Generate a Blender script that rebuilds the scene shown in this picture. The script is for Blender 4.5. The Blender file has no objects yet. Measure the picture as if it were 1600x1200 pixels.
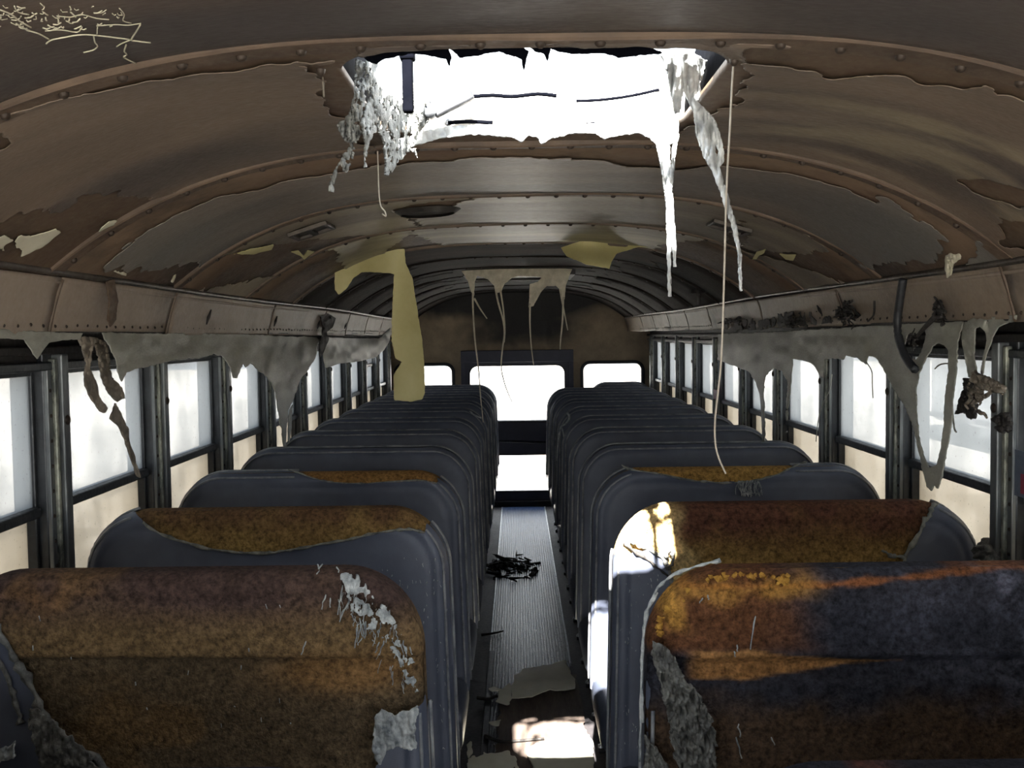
import bpy, bmesh, math, random
import numpy as np
from mathutils import Vector, Matrix, Euler

random.seed(7)
rng = np.random.default_rng(11)
sc = bpy.context.scene
col = sc.collection

# ------------------------------------------------------------------ camera
F_PX = 1550.0
CAM = Vector((-0.03, 0.0, 1.60))
cam_d = bpy.data.cameras.new('camera')
cam = bpy.data.objects.new('camera', cam_d)
col.objects.link(cam)
cam_d.sensor_width = 36.0
cam_d.lens = F_PX / 1600.0 * 36.0
cam_d.clip_start = 0.05
PITCH = math.atan((600 - 522) / F_PX)
YAW = math.atan(8 / F_PX)
ROLL = math.radians(-0.75)
cam_m = (Matrix.Translation(CAM) @ Matrix.Rotation(YAW, 4, 'Z') @ Matrix.Rotation(math.pi / 2 - PITCH, 4, 'X')
         @ Matrix.Rotation(ROLL, 4, 'Z'))
cam.matrix_world = cam_m
sc.camera = cam

# ------------------------------------------------------------------ light
def srgb(r, g, b, a=1.0):
    def f(c):
        c /= 255.0
        return c / 12.92 if c <= 0.04045 else ((c + 0.055) / 1.055) ** 2.4
    return (f(r), f(g), f(b), a)

w = bpy.data.worlds.new('sky')
sc.world = w
w.use_nodes = True
bg = w.node_tree.nodes['Background']
bg.inputs[0].default_value = (0.86, 0.93, 1.0, 1)
bg.inputs[1].default_value = 3.0
sun_d = bpy.data.lights.new('sun', 'SUN')
sun_d.energy = 46.0
sun_d.angle = math.radians(0.6)
sun_d.color = (1.0, 0.96, 0.9)
sun = bpy.data.objects.new('sun', sun_d)
col.objects.link(sun)
sun.location = (0, -4, 6)
sun.rotation_euler = Vector((0.11, 1.08, -1.0)).to_track_quat('-Z', 'Y').to_euler()
sc.view_settings.view_transform = 'Standard'
sc.view_settings.look = 'None'
sc.view_settings.gamma = 1.0
sc.view_settings.use_curve_mapping = False
sc.view_settings.exposure = 0.72

# ------------------------------------------------------------------ helpers
R3 = np.array(cam_m.to_3x3())
CAMN = np.array(CAM)

def rays(px, py):
    px = np.asarray(px, float); py = np.asarray(py, float)
    d = np.stack([(px - 800) / F_PX, -(py - 600) / F_PX, -np.ones_like(px)], -1)
    return d @ R3.T

def at_y(px, py, Y):
    d = rays(px, py)
    t = (np.asarray(Y, float) - CAMN[1]) / d[..., 1]
    return CAMN + d * t[..., None]

def at_x(px, py, X):
    d = rays(px, py)
    t = (np.asarray(X, float) - CAMN[0]) / d[..., 0]
    return CAMN + d * t[..., None]

def at_z(px, py, Z):
    d = rays(px, py)
    t = (np.asarray(Z, float) - CAMN[2]) / d[..., 2]
    return CAMN + d * t[..., None]

APEX, RAILX, DROP, CN = 1.982, 0.97, 0.247, 3.3
def ceil_z(x):
    return APEX - DROP * (np.abs(np.asarray(x, float)) / RAILX) ** CN

def at_ceiling(px, py):
    """where a direction from the eye meets the arched ceiling -> (x, y)"""
    d = rays(px, py)
    lo = np.full(d.shape[:-1], 0.3); hi = np.full(d.shape[:-1], 25.0)
    for _ in range(40):
        mid = (lo + hi) / 2
        p = CAMN + d * mid[..., None]
        above = p[..., 2] > ceil_z(np.clip(p[..., 0], -1.1, 1.1))
        hi = np.where(above, mid, hi); lo = np.where(above, lo, mid)
    return CAMN + d * lo[..., None]

def _hash(ix, iy, iz, seed):
    h = (ix * 374761393 + iy * 668265263 + iz * 2147483647 + seed * 1274126177) & 0xffffffff
    h = ((h ^ (h >> 13)) * 1274126177) & 0xffffffff
    return ((h ^ (h >> 16)) & 0xffff) / 65535.0

def vnoise(x, y, seed=0):
    x = np.asarray(x, float); y = np.asarray(y, float)
    ix = np.floor(x).astype(np.int64); iy = np.floor(y).astype(np.int64)
    fx = x - ix; fy = y - iy
    fx = fx * fx * (3 - 2 * fx); fy = fy * fy * (3 - 2 * fy)
    z = np.zeros_like(ix)
    a = _hash(ix, iy, z, seed); b = _hash(ix + 1, iy, z, seed)
    c = _hash(ix, iy + 1, z, seed); d = _hash(ix + 1, iy + 1, z, seed)
    return (a * (1 - fx) + b * fx) * (1 - fy) + (c * (1 - fx) + d * fx) * fy

def fbm(x, y, seed=0, octv=4):
    s = 0; amp = 0.5; t = 0
    for o in range(octv):
        s = s + amp * vnoise(x * 2 ** o, y * 2 ** o, seed + o * 17); t += amp; amp *= 0.5
    return s / t          # 0..1

def sstep(a, b, x):
    t = np.clip((x - a) / (b - a), 0, 1)
    return t * t * (3 - 2 * t)

def poly_sdf(X, Y, poly):
    """signed distance, positive inside"""
    poly = np.asarray(poly, float)
    d2 = np.full(X.shape, 1e18); ins = np.zeros(X.shape, bool)
    n = len(poly)
    for i in range(n):
        ax, ay = poly[i]; bx, by = poly[(i + 1) % n]
        ex, ey = bx - ax, by - ay
        L = ex * ex + ey * ey + 1e-18
        t = np.clip(((X - ax) * ex + (Y - ay) * ey) / L, 0, 1)
        dx = X - ax - t * ex; dy = Y - ay - t * ey
        d2 = np.minimum(d2, dx * dx + dy * dy)
        if ay != by:
            cond = (ay > Y) != (by > Y)
            xi = ax + (Y - ay) / (by - ay) * ex
            ins ^= cond & (X < xi)
    d = np.sqrt(d2)
    return np.where(ins, d, -d)

def masked(P, F):
    """faces of the grid surface P (n,m,k) where F>0, cut smoothly at F=0"""
    n, m = F.shape
    ins = F > 0
    c = [ins[:-1, :-1], ins[1:, :-1], ins[1:, 1:], ins[:-1, 1:]]
    al = c[0] & c[1] & c[2] & c[3]
    an = (c[0] | c[1] | c[2] | c[3]) & ~al
    idx = np.full((n, m), -1, np.int64)
    use = np.zeros((n, m), bool)
    for di, dj in ((0, 0), (1, 0), (1, 1), (0, 1)):
        use[di:n - 1 + di, dj:m - 1 + dj] |= (al | an)
    use &= ins
    ids = np.argwhere(use)
    idx[use] = np.arange(len(ids))
    verts = [P[use]]
    base = len(ids)
    ii, jj = np.nonzero(al)
    quads = np.stack([idx[ii, jj], idx[ii + 1, jj], idx[ii + 1, jj + 1], idx[ii, jj + 1]], -1).tolist()
    extra = []; ed = {}
    faces = quads
    for i, j in np.argwhere(an):
        cs = ((i, j), (i + 1, j), (i + 1, j + 1), (i, j + 1))
        f = []
        for k in range(4):
            a = cs[k]; b = cs[(k + 1) % 4]
            if ins[a]: f.append(int(idx[a]))
            if ins[a] != ins[b]:
                key = (a, b) if a < b else (b, a)
                if key not in ed:
                    t = F[a] / (F[a] - F[b])
                    t = min(max(t, 0.02), 0.98)
                    extra.append(P[a] * (1 - t) + P[b] * t)
                    ed[key] = base + len(extra) - 1
                f.append(ed[key])
        if len(f) >= 3: faces.append(f)
    if extra: verts.append(np.array(extra))
    return np.concatenate(verts), faces

def link(o, parent=None):
    col.objects.link(o)
    if parent is not None: o.parent = parent
    return o

def mk(name, verts, faces, mat, parent=None, smooth=True, origin=None, colors=None, flip=False):
    verts = np.asarray(verts, float)
    if len(verts) == 0: verts = np.zeros((3, 3)); faces = [(0, 1, 2)]
    if verts.shape[1] > 3:
        colors = verts[:, 3:6]; verts = verts[:, :3]
    if origin is not None: verts = verts - np.asarray(origin)
    me = bpy.data.meshes.new(name)
    if flip: faces = [tuple(reversed(f)) for f in faces]
    me.from_pydata(verts.tolist(), [], [tuple(f) for f in faces])
    if colors is not None:
        at = me.color_attributes.new('stain_sheen', 'FLOAT_COLOR', 'POINT')
        cc = np.ones((len(verts), 4)); cc[:, :3] = colors
        at.data.foreach_set('color', cc.ravel())
    if smooth: me.polygons.foreach_set('use_smooth', [True] * len(me.polygons))
    me.materials.append(mat)
    o = bpy.data.objects.new(name, me)
    if origin is not None: o.location = origin
    return link(o, parent)

def tag(o, label=None, cat=None, group=None, kind=None):
    if label: o['label'] = label
    if cat: o['category'] = cat
    if group: o['group'] = group
    if kind: o['kind'] = kind
    return o

def empty(name, loc=(0, 0, 0), parent=None):
    o = bpy.data.objects.new(name, None)
    o.empty_display_size = 0.05
    o.location = loc
    return link(o, parent)

def solid(o, t, offset=0.0):
    m = o.modifiers.new('thickness', 'SOLIDIFY'); m.thickness = t; m.offset = offset
    return o

class MB:
    def __init__(s): s.v = []; s.f = []
    def add(s, v, f):
        b = len(s.v); s.v += [tuple(p) for p in v]; s.f += [tuple(i + b for i in q) for q in f]; return s
    def box(s, x0, x1, y0, y1, z0, z1):
        v = [(x, y, z) for x in (x0, x1) for y in (y0, y1) for z in (z0, z1)]
        return s.add(v, [(0, 1, 3, 2), (4, 6, 7, 5), (0, 4, 5, 1), (2, 3, 7, 6), (0, 2, 6, 4), (1, 5, 7, 3)])
    def tube(s, pts, r, n=6, cap=True):
        pts = [Vector(p) for p in pts]
        rr = r if hasattr(r, '__len__') else [r] * len(pts)
        vs = []; fs = []
        up = Vector((0.13, 0.31, 0.94)).normalized()
        for i, p in enumerate(pts):
            a = pts[max(i - 1, 0)]; b = pts[min(i + 1, len(pts) - 1)]
            t = (b - a).normalized() if (b - a).length > 1e-9 else Vector((0, 0, 1))
            u = t.cross(up)
            if u.length < 1e-3: u = t.cross(Vector((1, 0, 0)))
            u.normalize(); q = t.cross(u)
            for k in range(n):
                an = 2 * math.pi * k / n
                vs.append(p + (u * math.cos(an) + q * math.sin(an)) * rr[i])
        for i in range(len(pts) - 1):
            for k in range(n):
                a = i * n + k; b = i * n + (k + 1) % n
                fs.append((a, b, b + n, a + n))
        if cap:
            fs.append(tuple(range(n - 1, -1, -1))); L = (len(pts) - 1) * n
            fs.append(tuple(L + k for k in range(n)))
        return s.add(vs, fs)
    def dome(s, c, r, h, axis, n=8):
        """flattened bolt head at c, pointing along axis"""
        c = Vector(c); a = Vector(axis).normalized()
        u = a.orthogonal().normalized(); q = a.cross(u)
        vs = []
        for rr, hh in ((1.0, 0.0), (0.85, 0.6), (0.45, 1.0)):
            for k in range(n):
                an = 2 * math.pi * k / n
                vs.append(c + (u * math.cos(an) + q * math.sin(an)) * r * rr + a * h * hh)
        fs = []
        for l in range(2):
            for k in range(n):
                i = l * n + k; j = l * n + (k + 1) % n
                fs.append((i, j, j + n, i + n))
        fs.append(tuple(2 * n + k for k in range(n)))
        return s.add(vs, fs)
    def build(s, name, mat, parent=None, smooth=False, origin=None, bevel=0):
        o = mk(name, np.array(s.v), s.f, mat, parent, smooth, origin)
        if bevel:
            m = o.modifiers.new('bevel', 'BEVEL'); m.width = bevel; m.segments = 2; m.limit_method = 'ANGLE'
        return o

def curve_pts(pts, sub=6):
    """smooth polyline through the points (Catmull-Rom)"""
    p = [np.array(q, float) for q in pts]
    out = []
    for i in range(len(p) - 1):
        p0 = p[max(i - 1, 0)]; p1 = p[i]; p2 = p[i + 1]; p3 = p[min(i + 2, len(p) - 1)]
        for k in range(sub):
            t = k / sub
            out.append(0.5 * (2 * p1 + (p2 - p0) * t + (2 * p0 - 5 * p1 + 4 * p2 - p3) * t * t
                              + (3 * p1 - p0 - 3 * p2 + p3) * t ** 3))
    out.append(p[-1])
    return out

# ------------------------------------------------------------------ materials
def new_mat(name):
    m = bpy.data.materials.new(name); m.use_nodes = True
    nt = m.node_tree
    b = nt.nodes['Principled BSDF']
    return m, nt, b

def N(nt, typ, **kw):
    n = nt.nodes.new(typ)
    for k, v in kw.items(): setattr(n, k, v)
    return n

def noise_node(nt, scale, detail=4, rough=0.6, stretch=(1, 1, 1), coord='Object'):
    tc = N(nt, 'ShaderNodeTexCoord'); mp = N(nt, 'ShaderNodeMapping')
    mp.inputs['Scale'].default_value = stretch
    nt.links.new(tc.outputs[coord], mp.inputs['Vector'])
    n = N(nt, 'ShaderNodeTexNoise')
    n.inputs['Scale'].default_value = scale; n.inputs['Detail'].default_value = detail
    n.inputs['Roughness'].default_value = rough
    nt.links.new(mp.outputs[0], n.inputs['Vector'])
    return n

def ramp(nt, src, stops):
    r = N(nt, 'ShaderNodeValToRGB')
    e = r.color_ramp.elements
    while len(e) > 1: e.remove(e[-1])
    e[0].position = stops[0][0]; e[0].color = stops[0][1]
    for p, c in stops[1:]:
        x = e.new(p); x.color = c
    nt.links.new(src, r.inputs[0])
    return r

def mat_mottled(name, c1, c2, scale=6, rough=0.6, metal=0.0, bump=0.2, bscale=60, stretch=(1, 1, 1), c3=None, spec=0.5,
                vcol=False, bdist=0.004, detail=5, lo=0.3, hi=0.7):
    m, nt, b = new_mat(name)
    n = noise_node(nt, scale, detail, 0.65, stretch)
    stops = [(lo, c1), (hi, c2)]
    if c3: stops = [(lo, c1), ((lo + hi) / 2, c2), (hi + 0.02, c3)]
    r = ramp(nt, n.outputs['Fac'], stops)
    src = r.outputs[0]
    if vcol:
        at = N(nt, 'ShaderNodeAttribute', attribute_name='stain_sheen')
        mx = N(nt, 'ShaderNodeMix', data_type='RGBA', blend_type='MULTIPLY')
        mx.inputs[0].default_value = 1.0
        nt.links.new(at.outputs['Color'], mx.inputs[6]); nt.links.new(src, mx.inputs[7])
        src = mx.outputs[2]
    nt.links.new(src, b.inputs['Base Color'])
    b.inputs['Metallic'].default_value = metal
    b.inputs['Specular IOR Level'].default_value = spec
    n2 = noise_node(nt, bscale, 4, 0.6, stretch)
    rr = ramp(nt, n2.outputs['Fac'], [(0.3, (max(rough - .12, 0.05),) * 3 + (1,)), (0.7, (min(rough + .12, 1),) * 3 + (1,))])
    nt.links.new(rr.outputs[0], b.inputs['Roughness'])
    if bump:
        bp = N(nt, 'ShaderNodeBump'); bp.inputs['Strength'].default_value = bump
        bp.inputs['Distance'].default_value = bdist
        nt.links.new(n2.outputs['Fac'], bp.inputs['Height'])
        nt.links.new(bp.outputs[0], b.inputs['Normal'])
    return m

W1 = (1, 1, 1, 1)
M = {}
M['bare'] = mat_mottled('charred_sheet_metal', srgb(60, 49, 39), srgb(92, 75, 59), 5, 0.6, 0.0, 0.15, 70, c3=srgb(74, 56, 45))
M['bare_soot'] = mat_mottled('soot_blackened_metal', srgb(26, 24, 23), srgb(50, 43, 38), 4, 0.85, 0, 0.15, 70, spec=.2)
M['rib_soot'] = mat_mottled('soot_blackened_rib', srgb(28, 25, 24), srgb(50, 43, 38), 9, 0.85, 0, 0.2, 80, spec=.2)
M['paint'] = mat_mottled('smoked_ceiling_paint', (.8, .8, .8, 1), (1.15, 1.13, 1.1, 1), 5, 0.45, 0, 0.12, 160, (0.35, 1.6, 1), vcol=True, bdist=0.002)
M['paint_soot'] = mat_mottled('sooty_ceiling_paint', (.6, .6, .6, 1), (1.2, 1.15, 1.1, 1), 5, 0.8, 0, 0.12, 160, (0.35, 1.6, 1), vcol=True, bdist=0.002, spec=.2)
M['rib'] = mat_mottled('sooty_rib_metal', srgb(66, 54, 45), srgb(104, 86, 70), 9, 0.55, 0.0, 0.2, 80)
M['bolt'] = mat_mottled('dark_bolt', srgb(34, 28, 24), srgb(64, 52, 42), 20, 0.5, 0.3, 0.1)
M['cove'] = mat_mottled('smoked_side_panel', srgb(104, 92, 81), srgb(144, 129, 115), 3, 0.55, 0, 0.15, 90, c3=srgb(124, 110, 98))
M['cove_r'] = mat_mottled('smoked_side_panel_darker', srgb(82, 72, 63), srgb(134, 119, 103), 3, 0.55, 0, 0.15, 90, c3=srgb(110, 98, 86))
M['rail'] = mat_mottled('dark_rail', srgb(34, 30, 28), srgb(96, 88, 80), 8, 0.4, 0.3, 0.1)
M['header'] = mat_mottled('burnt_header', srgb(26, 25, 25), srgb(54, 50, 47), 8, 0.6, 0, 0.3, 60)
M['post'] = mat_mottled('weathered_aluminium', srgb(72, 76, 80), srgb(124, 128, 128), 14, 0.42, 0.5, 0.25, 90, (1, 1, 0.3))
M['jamb'] = mat_mottled('mottled_jamb', srgb(78, 82, 78), srgb(176, 178, 164), 30, 0.5, 0.35, 0.3, 120, (1, 1, 0.5), lo=.38, hi=.62)
M['dframe'] = mat_mottled('dark_window_frame', srgb(30, 32, 36), srgb(60, 64, 68), 12, 0.4, 0.3, 0.15, 90)
M['wall'] = mat_mottled('lower_wall_metal', srgb(64, 64, 68), srgb(96, 94, 92), 5, 0.5, 0.2, 0.1)
M['rear'] = mat_mottled('sooty_rear_wall', (.6, .6, .6, 1), (1.1, 1.08, 1.05, 1), 6, 0.6, 0, 0.15, 60, vcol=True)
M['door'] = mat_mottled('dark_door_paint', srgb(44, 46, 60), srgb(62, 62, 78), 4, 0.45, 0, 0.1)
M['rubber'] = mat_mottled('black_rubber', srgb(30, 32, 36), srgb(50, 52, 56), 14, 0.5, 0, 0.2)
M['vinyl'] = mat_mottled('slate_vinyl', srgb(76, 82, 98), srgb(98, 104, 120), 5, 0.42, 0, 0.35, 420, spec=0.5, bdist=0.0012)
M['vinyl_back'] = mat_mottled('slate_vinyl_edge', srgb(60, 66, 80), srgb(84, 90, 104), 6, 0.38, 0, 0.25, 300, bdist=0.001)
M['piping'] = mat_mottled('worn_highlight_piping', srgb(84, 88, 98), srgb(168, 170, 170), 16, 0.4, 0, 0.1, 200)  # worn edges; seat-edge highlight lines are also put into this pale colour
M['foam'] = mat_mottled('scorched_foam', (.42, .43, .46, 1), (1.62, 1.66, 1.78, 1), 95, 0.95, 0, 1.0, 190, vcol=True, bdist=0.008, spec=0.15, detail=8, lo=.32, hi=.62)
M['crumb'] = mat_mottled('crumbling_yellow_foam', srgb(120, 78, 38), srgb(206, 160, 76), 60, 0.95, 0, 0.8, 200, spec=.1, bdist=.004)
M['lip'] = mat_mottled('torn_vinyl_edge', srgb(70, 72, 70), srgb(168, 168, 156), 40, 0.6, 0, 0.4, 120)
M['ash'] = mat_mottled('pale_melted_residue', srgb(96, 104, 110), srgb(206, 210, 208), 45, 0.6, 0, 0.6, 140, bdist=0.004)
M['char'] = mat_mottled('black_char', srgb(22, 20, 20), srgb(62, 58, 54), 40, 0.7, 0, 0.8, 90, bdist=0.006)
M['greych'] = mat_mottled('grey_melted_vinyl', srgb(44, 44, 44), srgb(134, 134, 128), 34, 0.5, 0, 0.8, 90, bdist=0.006)
M['liner'] = mat_mottled('melted_grey_liner', srgb(120, 120, 112), srgb(158, 157, 146), 6, 0.5, 0, 0.25, 130, (1, .6, 1.5))
M['strap'] = mat_mottled('scorched_strap', srgb(84, 76, 66), srgb(140, 130, 116), 20, 0.6, 0, 0.6, 110)
M['white_melt'] = mat_mottled('white_melted_plastic', srgb(130, 134, 138), srgb(206, 208, 206), 30, 0.45, 0, 0.4, 90)
M['cream_melt'] = mat_mottled('cream_melted_plastic', srgb(176, 166, 142), srgb(222, 212, 190), 20, 0.5, 0, 0.3, 80)
M['net'] = mat_mottled('lacy_melted_plastic', srgb(56, 58, 58), srgb(150, 152, 148), 60, 0.6, 0, 0.9, 160, bdist=0.006)
M['curb'] = mat_mottled('white_fibreglass', srgb(208, 206, 200), srgb(236, 234, 230), 12, 0.6, 0, 0.3, 60)
M['peel'] = mat_mottled('peeled_yellow_paint', srgb(186, 176, 122), srgb(206, 198, 146), 5, 0.6, 0, 0.15, 60)
M['khaki'] = mat_mottled('peeled_pale_paint', srgb(176, 172, 150), srgb(206, 200, 178), 8, 0.6, 0, 0.15, 60)
M['flake'] = mat_mottled('fallen_paint', srgb(206, 204, 182), srgb(228, 224, 204), 8, 0.6, 0, 0.2, 60)
M['string'] = mat_mottled('pale_string', srgb(140, 132, 120), srgb(180, 172, 160), 40, 0.6, 0, 0.0)
M['floor'] = mat_mottled('worn_dark_floor', srgb(36, 36, 40), srgb(66, 62, 62), 6, 0.6, 0, 0.3, 60)
M['mat'] = mat_mottled('ribbed_blue_black_mat', (.75, .75, .75, 1), (1.2, 1.2, 1.2, 1), 5, 0.33, 0, 0.2, 120, vcol=True)
M['plank'] = mat_mottled('scorched_plywood', srgb(70, 62, 58), srgb(116, 102, 92), 7, 0.7, 0, 0.3, 60, (3, .4, 1))
M['alu'] = mat_mottled('bright_aluminium', srgb(150, 154, 160), srgb(200, 204, 210), 20, 0.35, 0.7, 0.1)
M['steel'] = mat_mottled('black_steel', srgb(22, 24, 30), srgb(48, 50, 58), 14, 0.4, 0.4, 0.1)
M['matt_black'] = mat_mottled('matt_black_paint', srgb(4, 5, 9), srgb(9, 10, 16), 14, 0.9, 0, 0.1, spec=.02)
M['grille'] = mat_mottled('dark_grille', srgb(28, 27, 26), srgb(66, 62, 58), 30, 0.5, 0.1, 0.2)
M['concrete'] = mat_mottled('pale_gravel', srgb(176, 172, 164), srgb(206, 202, 194), 1.2, 0.9, 0, 0.2, 30)
M['white_paint'] = mat_mottled('white_vehicle_paint', srgb(214, 216, 218), srgb(232, 232, 232), 2, 0.35, 0, 0)
M['grey_paint'] = mat_mottled('grey_vehicle_paint', srgb(136, 140, 146), srgb(164, 168, 172), 2, 0.35, 0, 0)
M['tyre'] = mat_mottled('tyre_rubber', srgb(30, 30, 30), srgb(46, 46, 46), 8, 0.8, 0, 0.1)
M['tint'] = mat_mottled('tinted_glass', srgb(40, 46, 52), srgb(60, 66, 72), 2, 0.1, 0, 0)
M['red_label'] = mat_mottled('dark_red_label', srgb(120, 30, 52), srgb(150, 44, 66), 6, 0.5, 0, 0)
M['blue_label'] = mat_mottled('grey_blue_label', srgb(70, 80, 96), srgb(92, 102, 118), 6, 0.5, 0, 0)

def mat_glass(name, film, film_amount, speck):
    """window glass with a smoke film: part of the light passes straight, the film scatters the rest"""
    m, nt, b = new_mat(name)
    out = nt.nodes['Material Output']
    n = noise_node(nt, 3.0, 6, 0.6); s = noise_node(nt, 90, 3, 0.7)
    fr = ramp(nt, n.outputs['Fac'], [(0.3, (film_amount - .1,) * 3 + (1,)), (0.7, (min(film_amount + .1, 1),) * 3 + (1,))])
    tr = N(nt, 'ShaderNodeBsdfTransparent'); tr.inputs[0].default_value = (1, 1, 1, 1)
    tl = N(nt, 'ShaderNodeBsdfTranslucent'); df = N(nt, 'ShaderNodeBsdfDiffuse')
    sr = ramp(nt, s.outputs['Fac'], [(0.26, speck), (0.36, film)])
    nt.links.new(sr.outputs[0], tl.inputs[0]); nt.links.new(sr.outputs[0], df.inputs[0])
    mx = N(nt, 'ShaderNodeMixShader'); mx.inputs[0].default_value = 0.2
    nt.links.new(tl.outputs[0], mx.inputs[1]); nt.links.new(df.outputs[0], mx.inputs[2])
    m2 = N(nt, 'ShaderNodeMixShader')
    nt.links.new(fr.outputs[0], m2.inputs[0]); nt.links.new(tr.outputs[0], m2.inputs[1]); nt.links.new(mx.outputs[0], m2.inputs[2])
    gl = N(nt, 'ShaderNodeBsdfGlossy'); gl.inputs['Roughness'].default_value = 0.12
    m3 = N(nt, 'ShaderNodeMixShader'); m3.inputs[0].default_value = 0.03
    nt.links.new(m2.outputs[0], m3.inputs[1]); nt.links.new(gl.outputs[0], m3.inputs[2])
    nt.links.new(m3.outputs[0], out.inputs['Surface'])
    return m
M['pane_up'] = mat_glass('smoke_filmed_glass', srgb(127, 131, 134), 0.80, srgb(76, 76, 72))
M['pane_lo'] = mat_glass('frosted_dirty_glass', srgb(148, 143, 134), 0.93, srgb(98, 92, 84))
M['pane_rear'] = mat_glass('lightly_dusty_glass', srgb(220, 220, 220), 0.22, srgb(170, 170, 170))

# ------------------------------------------------------------------ dimensions
RIBS = [1.31 + 0.715 * k for k in range(-4, 12)]
Y_FRONT, Y_REAR = -1.6, 9.15
WX = 1.22
POSTS = [2.46 + 0.71 * k for k in range(-5, 10)]
SILL, MID, HEAD = 0.93, 1.18, 1.525
COVE_Z, COVE_X = 1.612, 1.0
HX0, HX1, HY0, HY1 = -0.275, 0.275, 1.345, 1.895      # roof hatch opening

def rrect_sdf(x, y, x0, x1, y0, y1, r):
    cx, cy = (x0 + x1) / 2, (y0 + y1) / 2
    qx = np.abs(x - cx) - ((x1 - x0) / 2 - r); qy = np.abs(y - cy) - ((y1 - y0) / 2 - r)
    return -(np.hypot(np.maximum(qx, 0), np.maximum(qy, 0)) + np.minimum(np.maximum(qx, qy), 0) - r)

# ------------------------------------------------------------------ outside
g = MB().box(-60, 60, -60, 80, -1.1, -0.95).build('ground', M['concrete']); tag(g, kind='structure')

def vehicle(name, label, cat, x0, x1, y0, y1, z1, paint, wins, wheels):
    cx, cy = (x0 + x1) / 2, (y0 + y1) / 2
    root = empty(name, (cx, cy, -.95)); tag(root, label, cat)
    hx, hy = (x1 - x0) / 2, (y1 - y0) / 2
    o = MB().box(-hx, hx, -hy, hy, .45, z1 + .95).build('body', M[paint], root, bevel=.18)
    fx = hx if cx < 0 else -hx; sg = 1 if cx < 0 else -1
    for a, b, c, d in wins: MB().box(fx - .02, fx + .02, a - cy, b - cy, c + .95, d + .95).build('window', M['tint'], root)
    for y in wheels:
        MB().tube([(fx - .3 * sg, y - cy, .45), (fx, y - cy, .45)], .45, 20).build('wheel', M['tyre'], root, True)
    MB().box(fx - .05, fx + .03, -hy + .1, hy - .1, .55, .65).build('rub_rail', M['steel'], root)
    return root
vehicle('parked_bus', 'long pale bus parked outside, hazy through the left windows', 'bus', -8.2, -5.8, -1, 10.5, 1.75, 'grey_paint',
        [(y, y + .55, .75, 1.3) for y in np.arange(-.6, 9.8, .75)], (1.2, 8.2))
vehicle('parked_van', 'pale van parked outside, hazy through the right windows', 'van', 6.2, 8.2, 8.2, 13.0, 1.2, 'white_paint',
        [(9.0, 10.2, .45, .95), (10.6, 12.2, .45, .95)], (9.2, 12.2))
vehicle('parked_truck', 'grey box truck parked outside beyond the right windows', 'truck', 9.5, 12.0, 14, 23.0, 2.2, 'grey_paint',
        [(14.5, 15.4, .6, 1.2)], (15.4, 21.5))

# ------------------------------------------------------------------ ceiling
ceiling = empty('ceiling'); tag(ceiling, kind='structure')
edges = [Y_FRONT] + RIBS + [Y_REAR]
edges = sorted(e for e in edges if Y_FRONT <= e <= Y_REAR)
for a, b in zip(edges[:-1], edges[1:]):
    if b - a < 0.02: continue
    hat = a < 1.6 < b
    nx, ny = (280, 100) if hat else (90, 4)
    xs = np.linspace(-0.985, 0.985, nx); ys = np.linspace(a, b, ny)
    X, Y = np.meshgrid(xs, ys, indexing='ij')
    Pm = np.stack([X, Y, ceil_z(X)], -1)
    Fm = np.ones_like(X)
    if hat: Fm = -rrect_sdf(X, Y, HX0, HX1, HY0, HY1, 0.10)
    v, f = masked(Pm, Fm)
    o = mk('ceiling_panel', v, f, M['bare'] if a < 4.1 else M['bare_soot'], ceiling, flip=True)
    solid(o, 0.012, -1.0)

def px_ceiling(poly):
    p = np.array(poly, float)
    q = at_ceiling(p[:, 0], p[:, 1])
    return q[:, :2]

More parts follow.
